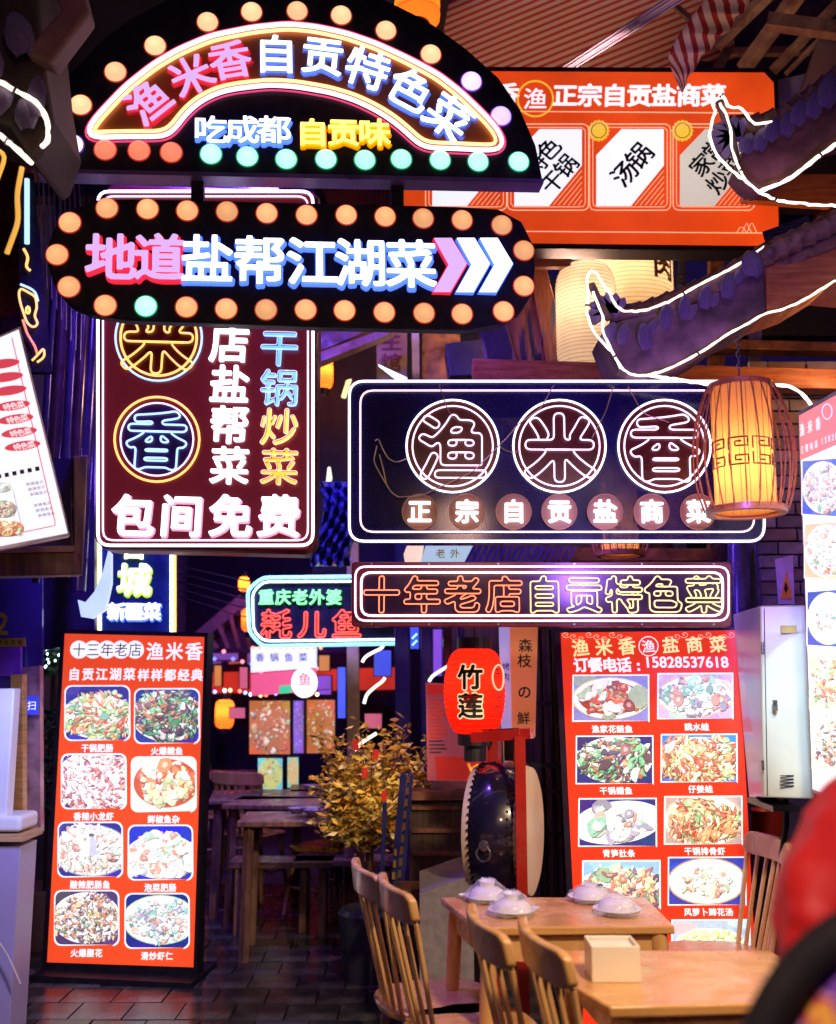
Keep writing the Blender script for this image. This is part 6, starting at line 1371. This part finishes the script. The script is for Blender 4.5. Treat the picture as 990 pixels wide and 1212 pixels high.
# ================================================================= TABLES
pine = wood('honey_pine', (.54, .27, .09), (.72, .40, .16), .20, .5, (1.5, 7, 7), 2.4, .02)
pine_l = wood('honey_pine_back', (.54, .28, .10), (.74, .44, .20), .30, .35, (6, 6, 1.2), 2.6, .02)
def pix_table(name, label, pix, h=.75, th=.026, apron=.075, ins=.05):
    P = [atz(x, y, h) for x, y in pix]; c = sum(P, Vector()) / len(P); base = Vector((c.x, c.y, 0)); t = thing(name, base, label, 'table', 'pine dining tables')
    o = part('tabletop', MB().prism([((p - base).x, (p - base).y) for p in P], h - th, h), pine, t); bevel(o, .006, 3)
    return t, P, base, c
T1 = [(522, 1062), (765, 1062), (799, 1096), (566, 1098)]
t, P, base, c = pix_table('pine_table', 'far honey pine table holding four wrapped tableware sets', T1)
def legs(t, corners, base, c, h=.724, ins=.06, ap=.08):
    Q = [Vector((p.x, p.y, 0)).lerp(Vector((c.x, c.y, 0)), ins) for p in corners]
    for q in Q:
        d = (q - Vector((c.x, c.y, 0))).normalized() * .05
        part('leg', MB().tube([q + d * 1.0 - base, q - base + Vector((0, 0, h))], [.018, .028], 12), pine_l, t, True)
    for i in range(4):
        a, b = Q[i], Q[(i + 1) % 4]; a = a.lerp(b, .03); b2 = b.lerp(Q[i], .03)
        part('apron', MB().beam(a - base + Vector((0, 0, h - ap / 2)), b2 - base + Vector((0, 0, h - ap / 2)), .02, ap), pine_l, t)
legs(t, P, base, c, ins=.14)
T2 = [(659, 1125), (912, 1125), (952, 1150), (935, 1187), (722, 1192), (655, 1152)]
t, P, base, c = pix_table('pine_table', 'near honey pine table with the napkin box beside the person in red', T2)
legs(t, [P[0], P[1], P[3], P[4]], base, c, ins=.16)
# napkin box on the near table
q = [atz(701, 1163, .75), atz(759, 1163, .75)]; wn = (q[1] - q[0]).length; bx = Vector(((q[0].x + q[1].x) / 2, q[0].y + .055, .75)); hN = at(700, 1120, q[0].y).z - .75
t = thing('napkin_box', bx, 'cream napkin box with open slanted top on the near pine table', 'napkin box')
nb = mat('cream_plastic', (.84, .78, .74), .35, 0, .06, 5, .02)
for nm, cc, dd in (('front_wall', (0, -.055, hN / 2), (wn, .006, hN)), ('rear_wall', (0, .055, hN / 2), (wn, .006, hN)), ('side_wall', (-wn / 2 + .003, 0, hN / 2), (.006, .104, hN)), ('side_wall', (wn / 2 - .003, 0, hN / 2), (.006, .104, hN)), ('bottom', (0, 0, .004), (wn - .014, .102, .006)), ('napkin_stack', (0, 0, hN * .46), (wn * .86, .092, hN * .86))):
    o = part(nm, MB().box(cc, dd), nb if nm != 'napkin_stack' else mat('white_tissue', (.75, .72, .72), .8), t); bevel(o, .002)
# wrapped tableware sets
film_m = mat('shrink_film', (.78, .78, .86), .10, 0, .05, 8, .5, alpha=.22); cer = mat('white_ceramic', (.74, .74, .80), .12, 0, .05, 5, 0, coat=.6); grn = mat('green_print_on_film', (.05, .16, .12), .3, bump=0)
tws = []
def tableware(px, py, label, seed):
    q = atz(px, py, .752); rg = random.Random(seed); t = thing('wrapped_tableware', q, label, 'tableware', 'shrink-wrapped tableware sets', rg.uniform(0, 3)); S = .064
    part('saucer', MB().lathe([(.001, .002), (S * .7, .002), (S * 1.22, .014), (S * 1.24, .017), (S * .7, .007), (.001, .006)], 32), cer, t, True)
    part('bowl', MB().lathe([(S * .98, .010), (S * .96, .022), (S * .84, .036), (S * .58, .046), (S * .40, .048), (S * .38, .053), (.001, .051)], 32), cer, t, True)
    part('cup', MB().lathe([(S * .36, .050), (S * .46, .066), (S * .44, .067), (S * .33, .054), (.001, .053)], 24), cer, t, True) if seed % 2 == 0 else None
    # wrinkled clear wrap stretched from the saucer edge over the bowl
    vs = []; fs = []; nr, na = 9, 40
    for i in range(nr):
        f = i / (nr - 1)
        for k in range(na):
            a = 2 * math.pi * k / na; r_ = S * (1.30 - .98 * f) + .006 * math.sin(5 * a + seed) * (1 - f) + rg.uniform(-.0025, .0025); z = .004 + (.070 if seed % 2 == 0 else .056) * (f ** .62) + rg.uniform(-.003, .003); vs.append((r_ * math.cos(a), r_ * math.sin(a), z))
    vs.append((0, 0, .073 if seed % 2 == 0 else .060)); n0 = len(vs) - 1
    for i in range(nr - 1):
        for k in range(na): l = (k + 1) % na; fs.append((i * na + k, i * na + l, (i + 1) * na + l, (i + 1) * na + k))
    for k in range(na): fs.append(((nr - 1) * na + k, (nr - 1) * na + (k + 1) % na, n0))
    o = part('plastic_wrap', MB().add(vs, fs), film_m, t, True, ang=30)
    part('printed_mark', MB().box((.01, -.035, .055), (.022, .012, .002), Matrix.Rotation(.5, 3, 'X')), grn, t)
    part('spoon', MB().lathe([(.001, 0), (.016, .002), (.020, .008)], 14, (S * 1.35, -.02, .004)), cer, t, True)
tableware(577, 1066, 'wrapped tableware set at the far left corner of the far table', 2)
tableware(606, 1082, 'wrapped tableware set near the left front of the far table', 4)
tableware(700, 1066, 'wrapped tableware set at the back of the far table in front of the menu board', 3)
tableware(731, 1081, 'wrapped tableware set near the right front of the far table', 5)

# ================================================================= CHAIRS (local: faces +X)
def make_chair():
    t = thing('pine_chair', (0, 0, 0), 'x', 'chair', 'spindle-back pine chairs'); W = .20
    seat = []
    for k in range(40):
        a = 2 * math.pi * k / 40; x = math.copysign(abs(math.cos(a)) ** .7, math.cos(a)) * .205; y = math.copysign(abs(math.sin(a)) ** .7, math.sin(a)) * .215; seat.append((x, y * (1 - .08 * (x < 0))))
    o = part('seat', MB().prism(seat, .425, .450), pine, t, True, ang=50); bevel(o, .008, 3)
    for sx in (-1, 1):
        for sy in (-1, 1): part('leg', MB().tube([(sx * .19, sy * .185, 0), (sx * .165, sy * .16, .2), (sx * .135, sy * .135, .425)], [.012, .017, .015], 10), pine_l, t, True)
    for sy in (-1, 1): part('stretcher', MB().tube([(-.165, sy * .162, .19), (.165, sy * .162, .19)], [.009, .009], 8), pine_l, t, True)
    part('stretcher', MB().tube([(0, -.16, .19), (0, .16, .19)], .009, 8), pine_l, t, True)
    # curved top rail
    vs = []; fs = []; n = 16
    for i in range(n + 1):
        f = -1 + 2 * i / n; y = f * .205; x = -.265 + .038 * f * f; rnd_ = .016 * max(0, abs(f) - .86) / .14
        for (dx, z) in ((-.014, .795 + rnd_), (.014, .795 + rnd_), (.012 - .012, .885 - rnd_), (-.026, .885 - rnd_)): vs.append((x + dx, y, z))
    for i in range(n):
        for k in range(4): l = (k + 1) % 4; fs.append((i * 4 + k, i * 4 + l, (i + 1) * 4 + l, (i + 1) * 4 + k))
    fs += [(3, 2, 1, 0), (n * 4, n * 4 + 1, n * 4 + 2, n * 4 + 3)]
    o = part('top_rail', MB().add(vs, fs), pine_l, t, True, ang=35); bevel(o, .008, 3)
    for i in range(7):
        f = -1 + 2 * i / 6; y1 = f * .182; y0 = f * .150; x1 = -.263 + .038 * f * f; x0 = -.175 + .02 * f * f
        part('spindle', MB().beam((x0, y0, .445), (x1, y1, .80), .026 if abs(f) == 1 else .020, .013, (1, 0, 0)), pine_l, t)
    for o in [o for o in t.children if o.name.startswith('spindle')]: bevel(o, .004, 2)
    return t
ch0 = make_chair()
def place(px, py, z, rz, label, first=False, dx=0):
    p = atz(px, py, z); c = ch0 if first else copy_tree(ch0)
    off = Matrix.Rotation(rz, 3, 'Z') @ Vector((-.265, 0, 0)); c.location = (p.x - off.x, p.y - off.y, 0); c.rotation_euler = (0, 0, rz); c['label'] = label; return c
place(461, 1060, .845, R(14), 'pine chair in front at the left of the far table, seat below the frame edge', True)
place(427, 1039, .845, R(14), 'leftmost pine chair, half behind another one, at the left of the far table')
place(568, 1104, .845, R(9), 'pine chair between the two tables with its back to the grey plinth')
place(633, 1123, .845, R(9), 'nearest pine chair standing left of the near table')
place(917, 1003, .845, R(180 + 5), 'pine chair facing left between the right menu board and the person in red')

for (x_, y_, rz_), lb in zip(ALLEY_CHAIRS, ('dim spindle chair in the alley left of the low bench', 'dim spindle chair in the alley just left of the golden tree', 'dim spindle chair in the alley right beside the left menu board')):
    c_ = copy_tree(ch0); c_.location = (x_, y_, 0); c_.rotation_euler = (0, 0, rz_); c_['label'] = lb
# ================================================================= THE PERSON IN RED at the right edge, seen from behind
base = Vector((.78, 1.28, 0)); t = thing('person', base, 'person in a puffy red jacket seen from behind at the right edge', 'person')
def skinned(name, verts, edges, radii, m, par, sub=2, root=0):
    me = bpy.data.meshes.new(name); me.from_pydata([tuple(v) for v in verts], edges, []); me.materials.append(m)
    o = link(name, me, par); sk = o.modifiers.new('skin', 'SKIN'); ly = me.skin_vertices[0] if me.skin_vertices else None
    if ly is None:
        bpy.context.view_layer.objects.active = o
    ly = me.skin_vertices[0]
    for i, r_ in enumerate(radii): ly.data[i].radius = (r_, r_ * .85) if not isinstance(r_, tuple) else r_
    ly.data[root].use_root = True; sk.use_smooth_shade = True; sb = o.modifiers.new('sub', 'SUBSURF'); sb.levels = sub; sb.render_levels = sub; return o
skinm = mat('skin', (.55, .32, .22), .5); jk = mat('red_quilted_jacket', (.70, .022, .018), .5, 0, .2, 7, .3); trs = mat('dark_trousers', (.03, .03, .05), .7); hairm = mat('black_hair', (.012, .010, .012), .4)
V = [(0, 0, .92), (0, .01, 1.10), (0, 0, 1.30), (0, .0, 1.38), (0, .01, 1.46), (0, .02, 1.52), (0, .03, 1.60),
     (-.17, 0, 1.35), (-.25, .03, 1.12), (-.24, .14, .92), (-.235, .20, .86), (.17, 0, 1.35), (.25, .03, 1.12), (.22, .14, .92), (.215, .20, .86),
     (-.10, 0, .86), (-.11, .01, .48), (-.11, -.02, .08), (-.11, .10, .03), (.10, 0, .86), (.11, .01, .48), (.11, -.02, .08), (.11, .10, .03)]
E_ = [(0, 1), (1, 2), (2, 3), (3, 4), (4, 5), (5, 6), (3, 7), (7, 8), (8, 9), (9, 10), (3, 11), (11, 12), (12, 13), (13, 14), (0, 15), (15, 16), (16, 17), (17, 18), (0, 19), (19, 20), (20, 21), (21, 22)]
RR = [.13, .12, .14, .10, .05, .06, .085, .06, .042, .032, .03, .06, .042, .032, .03, .08, .06, .04, .04, .08, .06, .04, .04]
skinned('body', V, E_, RR, skinm, t)
Jv = [(0, 0, .84), (0, .0, 1.05), (0, 0, 1.24), (0, 0, 1.35), (0, .01, 1.43), (-.20, 0, 1.37), (-.28, .01, 1.27), (-.285, .04, 1.10), (-.26, .14, .94), (.19, 0, 1.33), (.28, .03, 1.10), (.25, .14, .94)]
skinned('jacket', Jv, [(0, 1), (1, 2), (2, 3), (3, 4), (3, 5), (5, 6), (6, 7), (7, 8), (3, 9), (9, 10), (10, 11)], [(.21, .15), (.20, .15), (.21, .16), (.15, .13), .085, .10, .098, .085, .085, .105, .10, .075], jk, t, 4)
jo = [o for o in t.children if o.name.startswith('jacket')][0]; tx = bpy.data.textures.new('folds', 'CLOUDS'); tx.noise_scale = .11; tx.noise_depth = 2; dm = jo.modifiers.new('folds', 'DISPLACE'); dm.texture = tx; dm.strength = .06; dm.mid_level = .5
skinned('trousers', [(0, 0, .92), (-.10, 0, .82), (-.11, .01, .48), (-.11, -.02, .10), (.10, 0, .82), (.11, .01, .48), (.11, -.02, .10)], [(0, 1), (1, 2), (2, 3), (0, 4), (4, 5), (5, 6)], [.15, .10, .078, .06, .10, .078, .06], trs, t)
hb = MB(); 
for s_ in range(1): hb.lathe([(.001, .115), (.05, .108), (.085, .075), (.104, .02), (.102, -.04), (.085, -.10), (.05, -.12), (.001, -.12)], 26, (0, .02, 1.60))
part('hair', hb, hairm, t, True)
for sx in (-1, 1):
    for k in range(5):
        q0 = Vector((sx * .235 + (k - 2) * .014, .21, .84)); ln = (.05, .07, .075, .07, .055)[k]
        part('finger', MB().tube([q0, q0 + Vector((0, .02, -ln * .5)), q0 + Vector((0, .012, -ln))], [.009, .0085, .006], 8), skinm, t, True)
    part('shoe', MB().lathe([(.001, -.13), (.04, -.11), (.05, -.02), (.048, .08), (.03, .13), (.001, .14)], 16, (sx * .11, .06, .045), 'Y'), black, t, True)
# patterned bag with a thick black rim
t = thing('patterned_bag', (.62, 1.02, .85), 'bright patterned cloth bag with a thick black curved rim in the bottom right corner', 'bag')
m, nt_, pb = new_mat('ethnic_pattern'); N = nt_.nodes; L = nt_.links
tc = N.new('ShaderNodeTexCoord'); mp = N.new('ShaderNodeMapping'); mp.inputs['Rotation'].default_value = (0, R(35), 0); wv = N.new('ShaderNodeTexWave'); wv.inputs['Scale'].default_value = 5.5; wv.inputs['Distortion'].default_value = 3.5; wv.inputs['Detail'].default_value = 3; wv.inputs['Detail Scale'].default_value = 5
L.new(tc.outputs['Object'], mp.inputs[0]); L.new(mp.outputs[0], wv.inputs['Vector']); vo = N.new('ShaderNodeTexVoronoi'); vo.inputs['Scale'].default_value = 38; L.new(tc.outputs['Object'], vo.inputs['Vector'])
ad = N.new('ShaderNodeMath'); ad.operation = 'MULTIPLY_ADD'; ad.inputs[1].default_value = .5; L.new(vo.outputs['Distance'], ad.inputs[0]); L.new(wv.outputs['Fac'], ad.inputs[2])
rp2 = N.new('ShaderNodeValToRGB'); rp2.color_ramp.interpolation = 'CONSTANT'; cr_ = rp2.color_ramp
for i_, (p__, c__) in enumerate(((0, (.5, .03, .05)), (.2, (.75, .40, .05)), (.35, (.60, .04, .04)), (.5, (.10, .04, .35)), (.65, (.65, .08, .08)), (.8, (.75, .5, .35)), (.93, (.15, .05, .45)))):
    e__ = cr_.elements[i_] if i_ < 2 else cr_.elements.new(p__); e__.position = p__; e__.color = (*c__, 1)
L.new(ad.outputs[0], rp2.inputs[0]); L.new(rp2.outputs[0], pb.inputs['Base Color']); pb.inputs['Roughness'].default_value = .75
rim = [(872, 1290), (884, 1250), (900, 1212), (916, 1178), (938, 1146), (964, 1118), (1000, 1094), (1060, 1078), (1120, 1076)]
arc = resample([at(x, y, 1.06) for x, y in rim], .02, 2, False)
bv = []; nb_ = len(arc)
for j, (dx_, dy_, dz_) in enumerate(((.012, 0, -.012), (.03, -.05, -.04), (.05, -.06, -.12), (.06, -.03, -.25), (.06, .04, -.30), (.06, .10, -.25), (.05, .10, -.10), (.03, .05, -.02))):
    for q in arc: bv.append(q + Vector((dx_, dy_, dz_)))
bf = [(j * nb_ + i, j * nb_ + i + 1, (j + 1) * nb_ + i + 1, (j + 1) * nb_ + i) for j in range(7) for i in range(nb_ - 1)]
wpart('cloth_body', MB().add(bv, bf), m, t, True, ang=70)
wpart('black_rim', MB().tube([q + Vector((0, -.01, 0)) for q in arc], .020, 14), mat('black_webbing', (.003, .003, .004), .8, 0, .3, 60, .2), t, True)
bpy.data.objects.remove(_to); bpy.data.objects.remove(_po)
